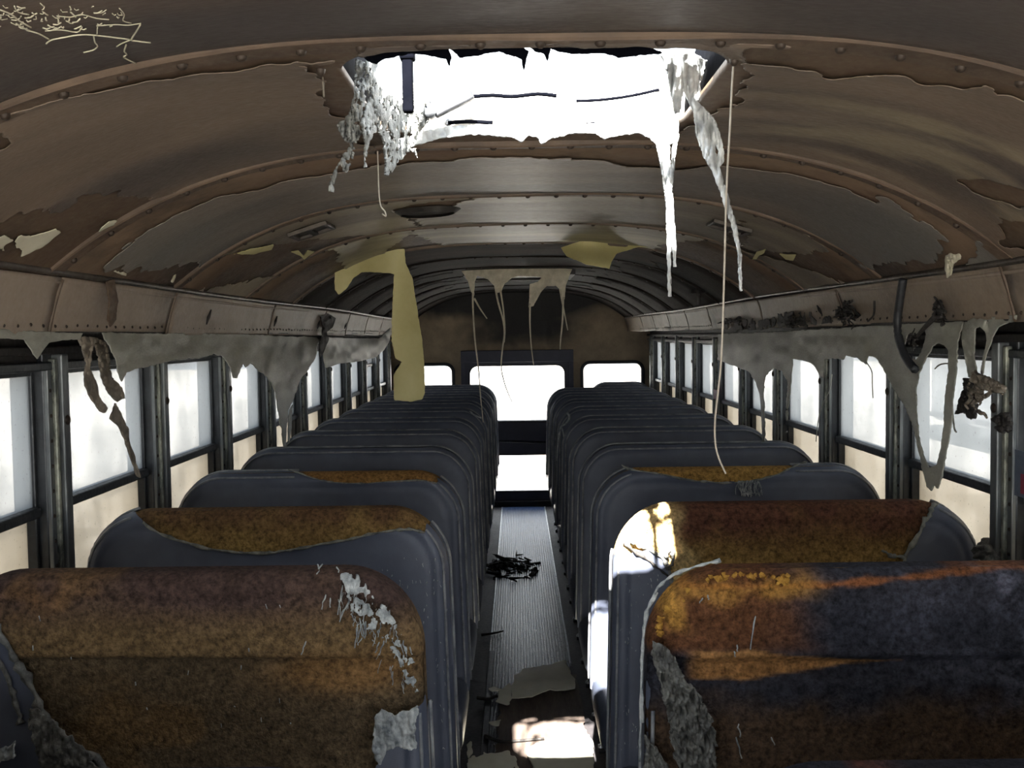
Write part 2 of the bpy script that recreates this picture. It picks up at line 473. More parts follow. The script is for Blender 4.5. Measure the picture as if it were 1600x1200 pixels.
# peeled areas, outlined on the ceiling itself
PEEL = {
 0: [  # bay with the roof hatch
  [(-60, 185), (0, 172), (60, 158), (140, 142), (230, 124), (330, 108), (440, 97), (560, 84), (560, 70), (300, 70), (0, 130), (-60, 150)],
  [(-40, 425), (-40, 335), (0, 345), (28, 322), (60, 318), (75, 332), (110, 318), (130, 300), (160, 300), (178, 296), (205, 302), (240, 303), (300, 296), (345, 290), (420, 330), (250, 440)],
  [(-40, 205), (12, 195), (18, 205), (25, 218), (15, 228), (-40, 240)],
  [(488, 96), (505, 150), (516, 175), (530, 182), (545, 190), (560, 220), (600, 235), (1000, 235), (1080, 190), (1110, 176), (1150, 160), (1165, 130), (1172, 110), (1168, 92), (1140, 84), (800, 60), (560, 84)],
  [(1165, 96), (1235, 100), (1270, 108), (1300, 116), (1380, 112), (1425, 118), (1450, 128), (1505, 136), (1540, 130), (1560, 142), (1640, 158), (1640, 100), (1400, 70), (1165, 70)],
  [(1495, 278), (1540, 274), (1600, 292), (1640, 300), (1640, 330), (1590, 318), (1560, 305), (1520, 296)],
  [(1570, 345), (1600, 336), (1640, 345), (1640, 400), (1590, 380), (1566, 378)],
  [(1290, 262), (1360, 282), (1430, 300), (1460, 322), (1540, 370), (1570, 392), (1600, 420), (1300, 420), (1200, 300)],
  ],
 1: [
  [(100, 470), (280, 330), (345, 303), (400, 296), (440, 282), (520, 268), (600, 254), (690, 250), (760, 242), (850, 244), (940, 246), (980, 258), (1070, 262), (1110, 256), (1200, 262), (1300, 285), (1340, 300), (1362, 310), (1380, 302), (1420, 330), (1450, 350), (1470, 365), (1478, 390), (1440, 408), (1360, 412), (1300, 420), (1330, 440), (1500, 430), (1560, 330), (1200, 230), (800, 222), (400, 250), (60, 400)],
  [(150, 402), (152, 418), (190, 412), (220, 418), (262, 416), (300, 405), (340, 470), (60, 470), (90, 400)],
  ],
 2: [
  [(365, 390), (430, 378), (520, 370), (610, 362), (640, 356), (664, 362), (694, 381), (708, 370), (728, 362), (736, 376), (760, 354), (775, 352), (782, 364), (815, 349), (900, 347), (1000, 353), (1080, 372), (1140, 378), (1175, 388), (1235, 392), (1300, 392), (1270, 370), (1400, 440), (1380, 470), (700, 420), (250, 470), (260, 440)],
  [(628, 333), (640, 336), (655, 342), (662, 356), (655, 348), (648, 350)],
  [(1138, 352), (1160, 342), (1172, 368), (1150, 392), (1134, 376)],
  [(610, 326), (640, 316), (735, 308), (700, 324), (670, 336), (625, 334)],
  ],
 3: [
  [(250, 470), (365, 395), (450, 388), (516, 386), (524, 392), (560, 460), (480, 520)],
  [(640, 362), (700, 384), (640, 398), (600, 394)],
  [(1400, 470), (1240, 380), (1060, 374), (1036, 380), (1010, 396), (1000, 460), (1200, 520)],
  ],
}
def bay_color(k, X, Y):
    """smoke colouring of the old paint, varied by drifting soot"""
    n1 = fbm(X * 1.3 + 3 * k, Y * 5.0, 3 + k, 5); n2 = fbm(X * 4 + 9, Y * 22, 31 + k, 4)
    cols = {-1: ((88, 76, 68), (68, 62, 60)), 0: ((114, 99, 86), (88, 79, 73)), 1: ((122, 110, 100), (100, 93, 88)),
            2: ((142, 131, 113), (112, 102, 90)), 3: ((164, 157, 132), (132, 123, 106))}
    a, b = cols.get(k, ((70, 58, 50), (44, 40, 38)))
    a = np.array(srgb(*a)[:3]); b = np.array(srgb(*b)[:3])
    t = sstep(0.35, 0.65, n1)[..., None]
    c = a * (1 - t) + b * t
    c = c * (0.82 + 0.36 * n2[..., None])
    if k == 0:   # pale scorched halo patches on the right
        h = sstep(0.5, 0.75, fbm(X * 3.2, Y * 14, 77, 5)) * sstep(0.25, 0.5, X)
        c = c * (1 - h[..., None] * .6) + np.array(srgb(150, 136, 112)[:3]) * h[..., None] * .6
    if k == 1:
        h = sstep(0.55, 0.9, np.abs(X))
        c = c * (1 - h[..., None] * .5) + np.array(srgb(116, 116, 112)[:3]) * h[..., None] * .5
    return c

bays = [(-2, RIBS[2], RIBS[3]), (-1, RIBS[3], RIBS[4])] + [(k, RIBS[4 + k], RIBS[5 + k]) for k in range(0, 10)]
for k, a, b in bays:
    fine = k in (0, 1, 2, 3)
    st = 0.005 if k in (0, 1) else (0.0065 if fine else 0.03)
    xs = np.arange(-0.965, 0.9651, st); ys = np.arange(a + 0.004, b - 0.003, st if fine else 0.03)
    X, Y = np.meshgrid(xs, ys, indexing='ij')
    Fm = np.full(X.shape, 0.05)
    if k in PEEL:
        nz = (fbm(X * 28, Y * 28, 5 + k, 4) - 0.5) * 0.05
        for p in PEEL[k]:
            Fm = np.minimum(Fm, -poly_sdf(X, Y, px_ceiling(p)) + nz)
    elif k >= 4:
        # mostly burnt away towards the rear, ragged remains in the middle
        nz = fbm(X * 5, Y * 5, 40 + k, 5)
        Fm = 0.62 - np.abs(X) + (nz - 0.5) * 0.5 - (k - 4) * 0.03
    if k == 0: Fm = np.minimum(Fm, -rrect_sdf(X, Y, HX0, HX1, HY0, HY1, 0.1) - 0.012 + (fbm(X * 30, Y * 30, 8) - .5) * .02)
    curl = 0.004 * np.exp(-np.clip(Fm, 0, 1) / 0.012) * (0.3 + fbm(X * 14, Y * 14, 66))
    C = bay_color(k, X, Y)
    if k >= 4:
        soot = np.clip((k - 3) / 3.0, 0, 1)
        C = C * (1 - soot) + np.array(srgb(34, 31, 30)[:3]) * soot
    Pm = np.concatenate([np.stack([X, Y, ceil_z(X) - 0.0035 - curl], -1), C], -1)
    v, f = masked(Pm, Fm)
    o = mk('paint_layer', v, f, M['paint'] if k < 4 else M['paint_soot'], ceiling, flip=True)
    tag(o, 'old smoke-stained paint peeling off the panel')
    solid(o, 0.0016, -1.0)

# ribs with their bolts
bolt_me = None
for i, yr in enumerate(RIBS):
    if yr > 9.1: continue
    # cross-section of the joint strip (y, drop) with a raised lip on the near edge
    prof = [(-0.038, 0.0), (-0.038, 0.007), (-0.035, 0.010), (-0.031, 0.009), (-0.029, 0.002), (-0.020, 0.0045), (0.022, 0.0045), (0.026, 0.0)]
    xs = np.linspace(-0.975, 0.975, 120)
    vs = []; fs = []
    m_ = len(prof)
    for x in xs:
        sag = 0.0025 * math.sin(x * 9 + i)
        for py_, dz in prof: vs.append((x, yr + py_, float(ceil_z(x)) - dz + (sag if dz > 0.006 else 0)))
    for q in range(len(xs) - 1):
        for j in range(m_ - 1):
            A = q * m_ + j; fs.append((A, A + 1, A + m_ + 1, A + m_))
    rib = mk('ceiling_rib', np.array(vs), fs, M['rib'] if yr < 4.5 else M['rib_soot'], ceiling, smooth=False)
    bx = np.arange(-0.93, 0.94, 0.078)
    near = 0.9 < yr < 2.3
    mbs = MB()
    for x in bx:
        z = float(ceil_z(x)) - 0.0048
        sl = (float(ceil_z(x + .01)) - float(ceil_z(x - .01))) / .02
        ax = (sl, 0, -1)
        if near:
            if bolt_me is None:
                d0 = MB().dome((0, 0, 0), 0.0075, 0.006, (0, 0, -1)).build('bolt', M['bolt'], rib, True)
                bolt_me = d0.data; o = d0
            else:
                o = link(bpy.data.objects.new('bolt', bolt_me), rib)
            o.location = (x, yr + 0.002, z); o.rotation_euler = (0, -math.atan(sl), 0)
        else:
            mbs.dome((x, yr + 0.002, z), 0.0075, 0.006, ax, 6)
    if not near: tag(mbs.build('bolt_row', M['bolt'], rib, True), kind='stuff')

# crackled paint threads on the near panel
web = MB()
def ceil_line(pts, r, down=0.006):
    p = np.array(pts, float); q = at_ceiling(p[:, 0], p[:, 1]); q[:, 2] -= down
    return [tuple(a) for a in q], r
for pts, r in ([[(72, 60), (80, 54), (100, 50), (125, 46), (150, 47), (175, 50), (205, 54)], .0016],
               [[(219, 30), (212, 42), (205, 54), (212, 56), (235, 59)], .0017], [[(205, 54), (190, 60), (182, 65)], .0014],
               [[(197, 62), (194, 72), (198, 78), (193, 82), (212, 92)], .0016], [[(146, 47), (148, 58), (152, 64), (146, 70), (130, 74)], .0014],
               [[(152, 34), (151, 46)], .0012], [[(25, 28), (42, 38), (60, 44), (76, 53)], .0016], [[(0, 6), (18, 14), (30, 24), (48, 34)], .0016],
               [[(150, 32), (180, 30), (200, 31), (220, 28)], .0011], [[(186, 4), (194, 14), (192, 24), (205, 28)], .0011],
               [[(88, 16), (110, 18), (128, 14), (150, 20), (170, 22)], .0011], [[(110, 10), (118, 18)], .0014],
               [[(70, 40), (95, 38), (120, 42), (128, 34)], .0012], [[(22, 0), (28, 10), (45, 14)], .0012]):
    a, r = ceil_line(pts, r)
    web.tube(curve_pts(a, 3), r * .62, 5)
for q in range(70):
    x0, y0 = random.uniform(0, 200), random.uniform(0, 40)
    if y0 > 44 - abs(x0 - 80) * .12: continue
    x1, y1 = x0 + random.uniform(-14, 14), y0 + random.uniform(-5, 6)
    a, r = ceil_line([(x0, y0), ((x0 + x1) / 2 + random.uniform(-3, 3), (y0 + y1) / 2 + 2), (x1, y1)], random.uniform(.0004, .0009))
    web.tube(a, r, 4)
tag(web.build('crackled_paint', M['khaki'], ceiling, True), 'web of crackled pale paint threads', kind='stuff')

# small loose chips still clinging to the ceiling
for poly in ([(24, 372), (30, 362), (52, 362), (70, 358), (86, 352), (98, 356), (90, 362), (78, 372), (60, 384), (36, 392), (28, 384)],
             [(-20, 372), (8, 360), (18, 370), (8, 376), (5, 386), (-20, 380)],
             [(150, 362), (158, 350), (170, 340), (184, 338), (178, 346), (164, 352)]):
    pc = px_ceiling(poly)
    x0, y0 = pc.min(0) - .01; x1, y1 = pc.max(0) + .01
    X, Y = np.meshgrid(np.arange(x0, x1, .004), np.arange(y0, y1, .004), indexing='ij')
    Fm = poly_sdf(X, Y, pc) + (fbm(X * 50, Y * 50, 9) - .5) * .015
    v, f = masked(np.stack([X, Y, ceil_z(np.clip(X, -.975, .975)) - 0.005 - .004 * fbm(X * 20, Y * 20, 3)], -1), Fm)
    solid(mk('paint_chip', v, f, M['khaki'], ceiling, flip=True), .0015)

# ------------------------------------------------------------------ side walls
def build_side(s):
    side = 'left' if s < 0 else 'right'
    wall = empty('wall_' + side, (s * WX, 3.5, 0)); tag(wall, kind='structure')
    off = np.array([s * WX, 3.5, 0])
    def put(mb, name, mat, parent=wall, bevel=0, smooth=False):
        v = np.array(mb.v) - off
        o = mk(name, v, mb.f, mat, parent, smooth)
        if bevel:
            m = o.modifiers.new('bevel', 'BEVEL'); m.width = bevel; m.segments = 2; m.limit_method = 'ANGLE'
        return o
    def bx(mb, xa, xb, *r): mb.box(min(s * xa, s * xb), max(s * xa, s * xb), *r); return mb
    put(bx(MB(), WX, WX + .05, Y_FRONT, Y_REAR, 0, SILL), 'lower_wall_panel', M['wall'])
    put(bx(MB(), WX - .03, WX + .05, Y_FRONT, Y_REAR, SILL - .035, SILL), 'window_sill', M['dframe'], bevel=.006)
    put(bx(MB(), WX - .02, WX + .05, Y_FRONT, Y_REAR, HEAD, 1.66), 'header_panel', M['header'])
    put(bx(MB(), WX - .045, WX - .02, Y_FRONT, Y_REAR, HEAD, HEAD + .022), 'header_strip', M['dframe'], bevel=.004)
    put(bx(MB(), WX - .05, WX - .02, Y_FRONT, Y_REAR, HEAD + .04, HEAD + .06), 'header_strip', M['header'], bevel=.004)
    # roof haunch behind the cove panels keeps daylight out
    mb = MB().add([(s * .96, Y_FRONT, 1.80), (s * .96, Y_REAR, 1.80), (s * (WX + .05), Y_REAR, 1.60), (s * (WX + .05), Y_FRONT, 1.60)], [(0, 1, 2, 3)])
    solid(put(mb, 'roof_haunch', M['header']), .02)
    mb = MB().add([(s * COVE_X, Y_FRONT, COVE_Z + .004), (s * COVE_X, Y_REAR, COVE_Z + .004), (s * (WX - .0), Y_REAR, COVE_Z + .03), (s * (WX - .0), Y_FRONT, COVE_Z + .03)], [(0, 1, 2, 3)])
    solid(put(mb, 'cove_floor', M['header']), .004)
    # curved cove panels, one per bay, slightly buckled
    zr = float(ceil_z(RAILX))
    ed = [Y_FRONT, 0.6] + [2.05, 2.74, 3.86, 4.9, 5.6, 6.3, 7.0, 7.7, 8.4, Y_REAR]
    if s > 0: ed = [Y_FRONT, 0.6, 2.05, 3.1, 4.1, 5.2, 5.9, 6.6, 7.3, 8.0, Y_REAR]
    for i, (a, b) in enumerate(zip(ed[:-1], ed[1:])):
        ys = np.linspace(a + .002, b - .002, max(int((b - a) / .03), 3)); ts = np.linspace(0, 1, 14)
        Yg, Tg = np.meshgrid(ys, ts, indexing='ij')
        Xg = RAILX - .004 + (COVE_X - RAILX + .004) * Tg + 0.003 * np.sin(Tg * math.pi) + (fbm(Yg * 2.5, Tg * 2, 50 + i, 3) - .5) * .022 * Tg
        Zg = zr - .006 + (COVE_Z - zr + .006) * Tg + (fbm(Yg * 1.4, Tg * 0, 20 + i, 2) - .5) * .016 * Tg
        if s < 0: Zg -= 0.006 * Tg * sstep(3.5, 6, Yg)
        v, f = masked(np.stack([s * Xg, Yg, Zg], -1), np.ones_like(Yg))
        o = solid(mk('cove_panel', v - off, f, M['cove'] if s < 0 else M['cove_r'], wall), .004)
        if i > 0:
            mb = MB().tube([(s * (RAILX - .004 + (COVE_X - RAILX + .004) * t + .003 * math.sin(t * math.pi) - .002), a, zr - .006 + (COVE_Z - zr + .006) * t) for t in np.linspace(.03, 1, 9)], .0045, 5)
            put(mb, 'joint_strip', M['rib'], smooth=True)
    rv = MB()
    for y in np.arange(1.5, 8.9, .052):
        rv.dome((s * (COVE_X - .006), y, COVE_Z + .018 + random.uniform(-.002, .002)), .004, .003, (-s, 0, .15), 6)
    tag(put(rv, 'rivet_row', M['bolt'], smooth=True), kind='stuff')
    # dark dents where the heat opened the panel
    for y, z0, z1 in ([(3.05, .03, .075), (3.9, .03, .07), (4.75, .025, .065), (5.5, .03, .06)] if s < 0 else [(3.3, .04, .07)]):
        mb = MB().tube([(s * (COVE_X - .018), y, COVE_Z + z0), (s * (COVE_X - .022), y + .01, COVE_Z + (z0 + z1) / 2), (s * (COVE_X - .024), y + .03, COVE_Z + z1)], [.002, .0055, .002], 6)
        put(mb, 'burnt_slot', M['char'], smooth=True)
    # moulding rail where ceiling and cove meet, gently wavy
    pts = [(s * (RAILX - .004), y, zr + .002 + .004 * math.sin(y * 1.7 + s)) for y in np.arange(Y_FRONT, Y_REAR, .12)]
    put(MB().tube(pts, .009, 6), 'cove_rail', M['rail'], smooth=True)
    pts = [(s * (RAILX + .003), y, zr - .018 + .004 * math.sin(y * 1.7 + s)) for y in np.arange(Y_FRONT, Y_REAR, .12)]
    put(MB().tube(pts, .006, 6), 'cove_rail', M['cove'], smooth=True)
    # posts
    for i, y in enumerate(POSTS):
        mb = bx(MB(), WX - .035, WX + .05, y - .048, y + .048, SILL, HEAD + .05)
        p = put(mb, 'window_post', M['dframe'], bevel=.004)
        mb = bx(MB(), WX - .062, WX - .03, y - .004, y + .032, SILL - .1, HEAD + (.04 if i % 3 else .05))
        bx(mb, WX - .054, WX - .03, y + .034, y + .046, SILL - .1, HEAD + .03)
        put(mb, 'post_moulding', M['post'], p, bevel=.004)
        mb = bx(MB(), WX - .052, WX - .03, y - .022, y - .006, SILL, HEAD + .03)
        put(mb, 'pale_ridge', M['jamb'], p, bevel=.004)
        mb = bx(MB(), WX - .044, WX - .03, y - .046, y - .024, SILL, HEAD + .02)
        put(mb, 'jamb_strip', M['post'], p, bevel=.002)
        if y > 1.2:
            sm = MB()
            for z in np.arange(MID - .2, HEAD, .062): sm.dome((s * (WX - .044), y - .035, z), .0055, .003, (-s, 0, 0), 6)
            sm.dome((s * (WX - .062), y + .014, 1.40), .013, .006, (-s, 0, 0), 8)
            tag(put(sm, 'screw_row', M['bolt'], p, smooth=True), kind='stuff')
    put(bx(MB(), WX - .03, WX + .05, Y_FRONT, Y_FRONT + .12, SILL, HEAD), 'front_side_panel', M['header'])
    put(bx(MB(), WX - .03, WX + .05, POSTS[-1] + .04, Y_REAR, SILL, HEAD), 'rear_side_panel', M['header'])
    return wall
wall_left = build_side(-1); wall_right = build_side(1)

wn = 0
for s in (-1, 1):
    for i, (a, b) in enumerate(zip(POSTS[:-1], POSTS[1:])):
        wn += 1
        a_, b_ = a + .048, b - .048
        win = empty('window_%d' % wn, (s * (WX + .01), (a + b) / 2, SILL)); tag(win, kind='structure')
        off = np.array(win.location)
        def put(mb, name, mat, bevel=0):
            o = mk(name, np.array(mb.v) - off, mb.f, mat, win, False)
            if bevel:
                m = o.modifiers.new('bevel', 'BEVEL'); m.width = bevel; m.segments = 2; m.limit_method = 'ANGLE'
            return o
        def bx(mb, xa, xb, *r): mb.box(min(s * xa, s * xb), max(s * xa, s * xb), *r); return mb
        opened = (s < 0 and i == 12)
        mid = MID
        fr = MB()
        for y0, y1 in ((a_, a_ + .014), (b_ - .014, b_)): bx(fr, WX - .012, WX + .03, y0, y1, SILL, HEAD)
        bx(fr, WX - .012, WX + .03, a_ + .014, b_ - .014, HEAD - .012, HEAD); bx(fr, WX - .012, WX + .03, a_ + .014, b_ - .014, SILL, SILL + .012)
        put(fr, 'window_frame', M['dframe'], .003)
        put(bx(MB(), WX - .026, WX + .02, a_ + .014, b_ - .014, mid - .013, mid + .013), 'middle_rail', M['dframe'], .005)
        if b < 0.5: continue      # out of view by the driver: panes left out for extra daylight
        put(bx(MB(), WX + .012, WX + .016, a_ + .014, b_ - .014, SILL + .012, mid - .013), 'lower_pane', M['pane_lo'])
        if opened:
            put(bx(MB(), WX - .02, WX + .012, a_ + .014, b_ - .014, 1.355, 1.38), 'sash_rail', M['dframe'], .004)
            put(bx(MB(), WX - .004, WX, a_ + .014, b_ - .014, mid + .013, 1.355), 'upper_pane', M['pane_up'])
        else:
            put(bx(MB(), WX - .004, WX, a_ + .014, b_ - .014, mid + .013, HEAD - .012), 'upper_pane', M['pane_up'])

# ------------------------------------------------------------------ rear wall and emergency door
def wall_with_holes(y, holes, outer, nx=260, nz=200):
    xs = np.linspace(-WX - .05, WX + .05, nx); zs = np.linspace(-.02, 2.0, nz)
    X, Z = np.meshgrid(xs, zs, indexing='ij')
    Fm = outer(X, Z)
    for (x0, x1, z0, z1, r) in holes: Fm = np.minimum(Fm, -rrect_sdf(X, Z, x0, x1, z0, z1, r))
    return masked(np.stack([X, np.full_like(X, y), Z], -1), Fm)
top_prof = lambda X, Z: np.where(np.abs(X) < .985, ceil_z(np.clip(X, -.985, .985)) + .01, 1.79 - (np.abs(X) - .96) * .55) - Z
DX0, DX1, DZ = -0.545, 0.49, 1.452
SW = [(-1.135, -0.632, 0.86, 1.315, .06), (0.584, 1.115, 0.86, 1.315, .06)]
v, f = wall_with_holes(Y_REAR, SW + [(DX0, DX1, -.3, DZ, .005)], top_prof)
nz_ = fbm(v[:, 0] * 5, v[:, 2] * 5, 9, 5)
soot_ = np.clip(sstep(.75, .2, np.abs(v[:, 0] - .02) + (nz_ - .5) * .5) * sstep(1.4, 1.6, v[:, 2] + (nz_ - .5) * .2) + sstep(1.72, 1.9, v[:, 2] + (nz_ - .5) * .2), 0, 1)
rc_ = np.array(srgb(156, 138, 112)[:3]) * (1 - soot_[:, None]) + np.array(srgb(34, 31, 30)[:3]) * soot_[:, None]
wall_rear = mk('wall_rear', v, f, M['rear'], smooth=False, colors=rc_); tag(wall_rear, kind='structure'); solid(wall_rear, .06, -1.0)
def ring(x0, x1, z0, z1, r, wd, y0, y1, n=8):
    def loop(e):
        pts = []
        for cx, cz, a0 in ((x1 - r, z1 - r, 0), (x0 + r, z1 - r, 90), (x0 + r, z0 + r, 180), (x1 - r, z0 + r, 270)):
            for k in range(n + 1):
                a = math.radians(a0 + 90 * k / n); pts.append((cx + (r + e) * math.cos(a), cz + (r + e) * math.sin(a)))
        return pts
    A = loop(0); B = loop(wd); m_ = len(A)
    vs = [(x, y0, z) for x, z in A] + [(x, y0, z) for x, z in B] + [(x, y1, z) for x, z in A] + [(x, y1, z) for x, z in B]
    fs = []
    for k in range(m_):
        j = (k + 1) % m_
        fs += [(k, j, m_ + j, m_ + k), (k, 2 * m_ + k, 2 * m_ + j, j), (m_ + k, m_ + j, 3 * m_ + j, 3 * m_ + k), (2 * m_ + k, 3 * m_ + k, 3 * m_ + j, 2 * m_ + j)]
    return MB().add(vs, fs)
for (x0, x1, z0, z1, r) in SW:
    wn += 1
    win = empty('window_%d' % wn, ((x0 + x1) / 2, Y_REAR, z0)); tag(win, kind='structure')
    off = np.array(win.location)
    m_ = ring(x0, x1, z0, z1, r, .03, Y_REAR - .025, Y_REAR + .02); mk('rubber_surround', np.array(m_.v) - off, m_.f, M['rubber'], win)
    m_ = MB().box(x0 - .01, x1 + .01, Y_REAR + .01, Y_REAR + .014, z0 - .01, z1 + .01); mk('pane', np.array(m_.v) - off, m_.f, M['pane_rear'], win, False)
door = empty('door_1', ((DX0 + DX1) / 2, Y_REAR, 0)); tag(door, 'dark rear emergency door with two panes', kind='structure')
off = np.array(door.location)
def dput(mb, name, mat, bevel=0, smooth=False):
    o = mk(name, np.array(mb.v) - off, mb.f, mat, door, smooth)
    if bevel:
        m = o.modifiers.new('bevel', 'BEVEL'); m.width = bevel; m.segments = 2; m.limit_method = 'ANGLE'
    return o
UW = (-0.463, 0.407, 0.803, 1.306, .075); LW = (-0.40, 0.34, 0.148, 0.478, .03)
xs = np.linspace(DX0 + .03, DX1 - .03, 160); zs = np.linspace(0.02, DZ - .10, 200)
X, Z = np.meshgrid(xs, zs, indexing='ij')
Fm = np.minimum(-rrect_sdf(X, Z, *UW), -rrect_sdf(X, Z, *LW))
v, f = masked(np.stack([X, np.full_like(X, Y_REAR + .02), Z], -1), Fm)
solid(mk('door_leaf', v - off, f, M['door'], door, False), .04)
mb = MB().box(DX0, DX0 + .035, Y_REAR - .03, Y_REAR + .05, 0, DZ).box(DX1 - .035, DX1, Y_REAR - .03, Y_REAR + .05, 0, DZ)
dput(mb, 'door_frame', M['door'], .004)
dput(MB().box(DX0, DX1, Y_REAR - .05, Y_REAR + .05, DZ - .11, DZ), 'door_header', M['door'], .006)
dput(MB().box(DX0, DX1, Y_REAR - .04, Y_REAR + .05, 0, .055), 'door_sill', M['header'], .006)
dput(ring(*UW, .014, Y_REAR - .012, Y_REAR + .004), 'upper_seal', M['rubber'])
dput(ring(*LW, .014, Y_REAR - .012, Y_REAR + .004), 'lower_seal', M['rubber'])
dput(MB().box(UW[0] - .005, UW[1] + .005, Y_REAR + .018, Y_REAR + .022, UW[2] - .005, UW[3] + .005), 'upper_pane', M['pane_rear'])
dput(MB().box(LW[0] - .005, LW[1] + .005, Y_REAR + .018, Y_REAR + .022, LW[2] - .005, LW[3] + .005), 'lower_pane', M['pane_rear'])
dput(MB().box(-.42, .36, Y_REAR - .03, Y_REAR - .01, .785, .80), 'sash_bar', M['rubber'], .004)
dput(MB().tube([(-.3, Y_REAR - .05, .62), (.25, Y_REAR - .05, .60)], .012, 8), 'push_bar', M['steel'], smooth=True)

# front end behind the photographer: unseen windscreen opening, left unglazed to add daylight
v, f = wall_with_holes(Y_FRONT, [(-1.08, 1.08, .72, 1.64, .12)], lambda X, Z: np.where(np.abs(X) < .985, ceil_z(np.clip(X, -.985, .985)) + .01, 1.79 - (np.abs(X) - .96) * .55) - Z, 120, 100)
wf = mk('wall_front', v, f, M['header'], smooth=False); tag(wf, kind='structure'); solid(wf, .05)

# ------------------------------------------------------------------ floor
floor = MB().box(-WX - .05, WX + .05, Y_FRONT, Y_REAR + .05, -.05, 0).build('floor', M['floor']); tag(floor, kind='structure')
MX0, MX1, MYE = -0.176, 0.204, 9.06
nr = 26; vs = []; fs = []
pr = [(0, .004)]
wr = (MX1 - MX0) / nr
prof = []
for k in range(nr):
    x = MX0 + k * wr
    prof += [(x, .004), (x + wr * .2, .004), (x + wr * .32, .0115), (x + wr * .8, .0115), (x + wr * .95, .004)]
prof.append((MX1, .004))
ysm = np.arange(3.35, MYE, .1)
for y in ysm:
    for x, z in prof: vs.append((x, y, z + .002 * math.sin(y * 3 + x * 5)))
m_ = len(prof)
for q in range(len(ysm) - 1):
    for j in range(m_ - 1): A = q * m_ + j; fs.append((A, A + 1, A + m_ + 1, A + m_))
vs = np.array(vs); dirt_over_sheen = np.clip(sstep(7.4, 5.2, vs[:, 1] + (fbm(vs[:, 0] * 9, vs[:, 1] * 3, 4) - .5) * 2.2), 0, 1)[:, None]
mat_o = mk('ribbed_mat', vs, fs, M['mat'], floor, smooth=False, colors=np.array(srgb(52, 78, 122)[:3]) * (1 - dirt_over_sheen) + np.array(srgb(44, 46, 54)[:3]) * dirt_over_sheen); tag(mat_o, 'blue-black ribbed rubber aisle mat')  # sky reflection at the far end put into the blue; near end dirtier
for x, y0, y1 in ((MX0 - .006, 4.9, MYE), (MX1 + .006, 4.7, MYE)):
    MB().box(x - .005, x + .005, y0, y1, .001, .014).build('metal_edge_strip', M['alu'], floor, bevel=.003)
MB().box(MX0 - .012, MX0 + .016, 3.3, 4.9, .001, .016).build('edge_strip_stub', M['rubber'], floor, bevel=.003)
# bare scorched plywood where the mat burnt away near the photographer
X, Y = np.meshgrid(np.arange(-.2, .24, .01), np.arange(2.6, 4.75, .01), indexing='ij')
Fm = poly_sdf(X, Y, [(-.14, 2.6), (.235, 2.6), (.235, 4.55), (.1, 4.6), (-.02, 4.42), (-.12, 4.3), (-.13, 3.9)]) + (fbm(X * 20, Y * 12, 4) - .5) * .05
v, f = masked(np.stack([X, Y, np.full_like(X, .0135)], -1), Fm)
tag(solid(mk('bare_plywood', v, f, M['plank'], floor, False), .002), 'scorched brown plywood showing under the burnt mat')

# ------------------------------------------------------------------ seats
SEAT_TOP = 1.142
TAPER = .03
def seat_sdf(x, z, hw, zt, r=.165):
    x = x * hw / (hw - TAPER * np.maximum(z - .45, 0))
    qx = np.abs(x) - (hw - r); qz = z - (zt - r)
    return -(np.hypot(np.maximum(qx, 0), np.maximum(qz, 0)) + np.minimum(np.maximum(qx, qz), 0) - r)

RR, TT, ZB = .032, .095, .40
def seat_y(x, z, d, zt, seed=0, crumple=0.0):
    dd = np.clip(d, 0, RR)
    y = RR - np.sqrt(np.maximum(RR * RR - (RR - dd) ** 2, 0))
    y = y - 0.010 * sstep(.02, .22, d)
    y = y + 0.0035 * np.exp(-((d - .048) / .007) ** 2)
    y = y + 0.0015 * (fbm(x * 9 + seed, z * 9, seed, 3) - .5) * 2
    y = y + (zt - z) * -.05
    return y

def outline(hw, zt, r=.165, n=14, inset=0.0):
    pts = [(-hw + inset, ZB + .02)]
    zz = np.linspace(ZB + .02, zt - r, 16)[1:]
    pts += [(-hw + inset, z) for z in zz]
    for k in range(1, n + 1):
        a = math.pi - k / n * math.pi / 2; pts.append((-hw + r + (r - inset) * math.cos(a), zt - r + (r - inset) * math.sin(a)))
    xx = np.linspace(-hw + r, hw - r, 30)[1:]
    pts += [(x, zt - inset) for x in xx]
    for k in range(1, n + 1):
        a = math.pi / 2 - k / n * math.pi / 2; pts.append((hw - r + (r - inset) * math.cos(a), zt - r + (r - inset) * math.sin(a)))
    pts += [(hw - inset, z) for z in zz[::-1]] + [(hw - inset, ZB + .02)]
    return [(x * (hw - TAPER * max(z - .45, 0)) / hw, z) for x, z in pts]

def rounded_box(x0, x1, y0, y1, z0, z1, r, name, mat, parent):
    bm = bmesh.new(); bmesh.ops.create_cube(bm, size=1)
    for v_ in bm.verts:
        v_.co = Vector(((x0 + x1) / 2 + v_.co.x * (x1 - x0), (y0 + y1) / 2 + v_.co.y * (y1 - y0), (z0 + z1) / 2 + v_.co.z * (z1 - z0)))
    bmesh.ops.bevel(bm, geom=bm.edges[:], offset=r, segments=4, profile=.5, affect='EDGES')
    me = bpy.data.meshes.new(name); bm.to_mesh(me); bm.free()
    me.polygons.foreach_set('use_smooth', [True] * len(me.polygons)); me.materials.append(mat)
    return link(bpy.data.objects.new(name, me), parent)

def px_local(poly, Y, cx, sub=0):
    p = np.array(poly, float); q = at_y(p[:, 0], p[:, 1], np.full(len(p), Y))
    return np.stack([q[:, 0] - cx, q[:, 2]], -1)

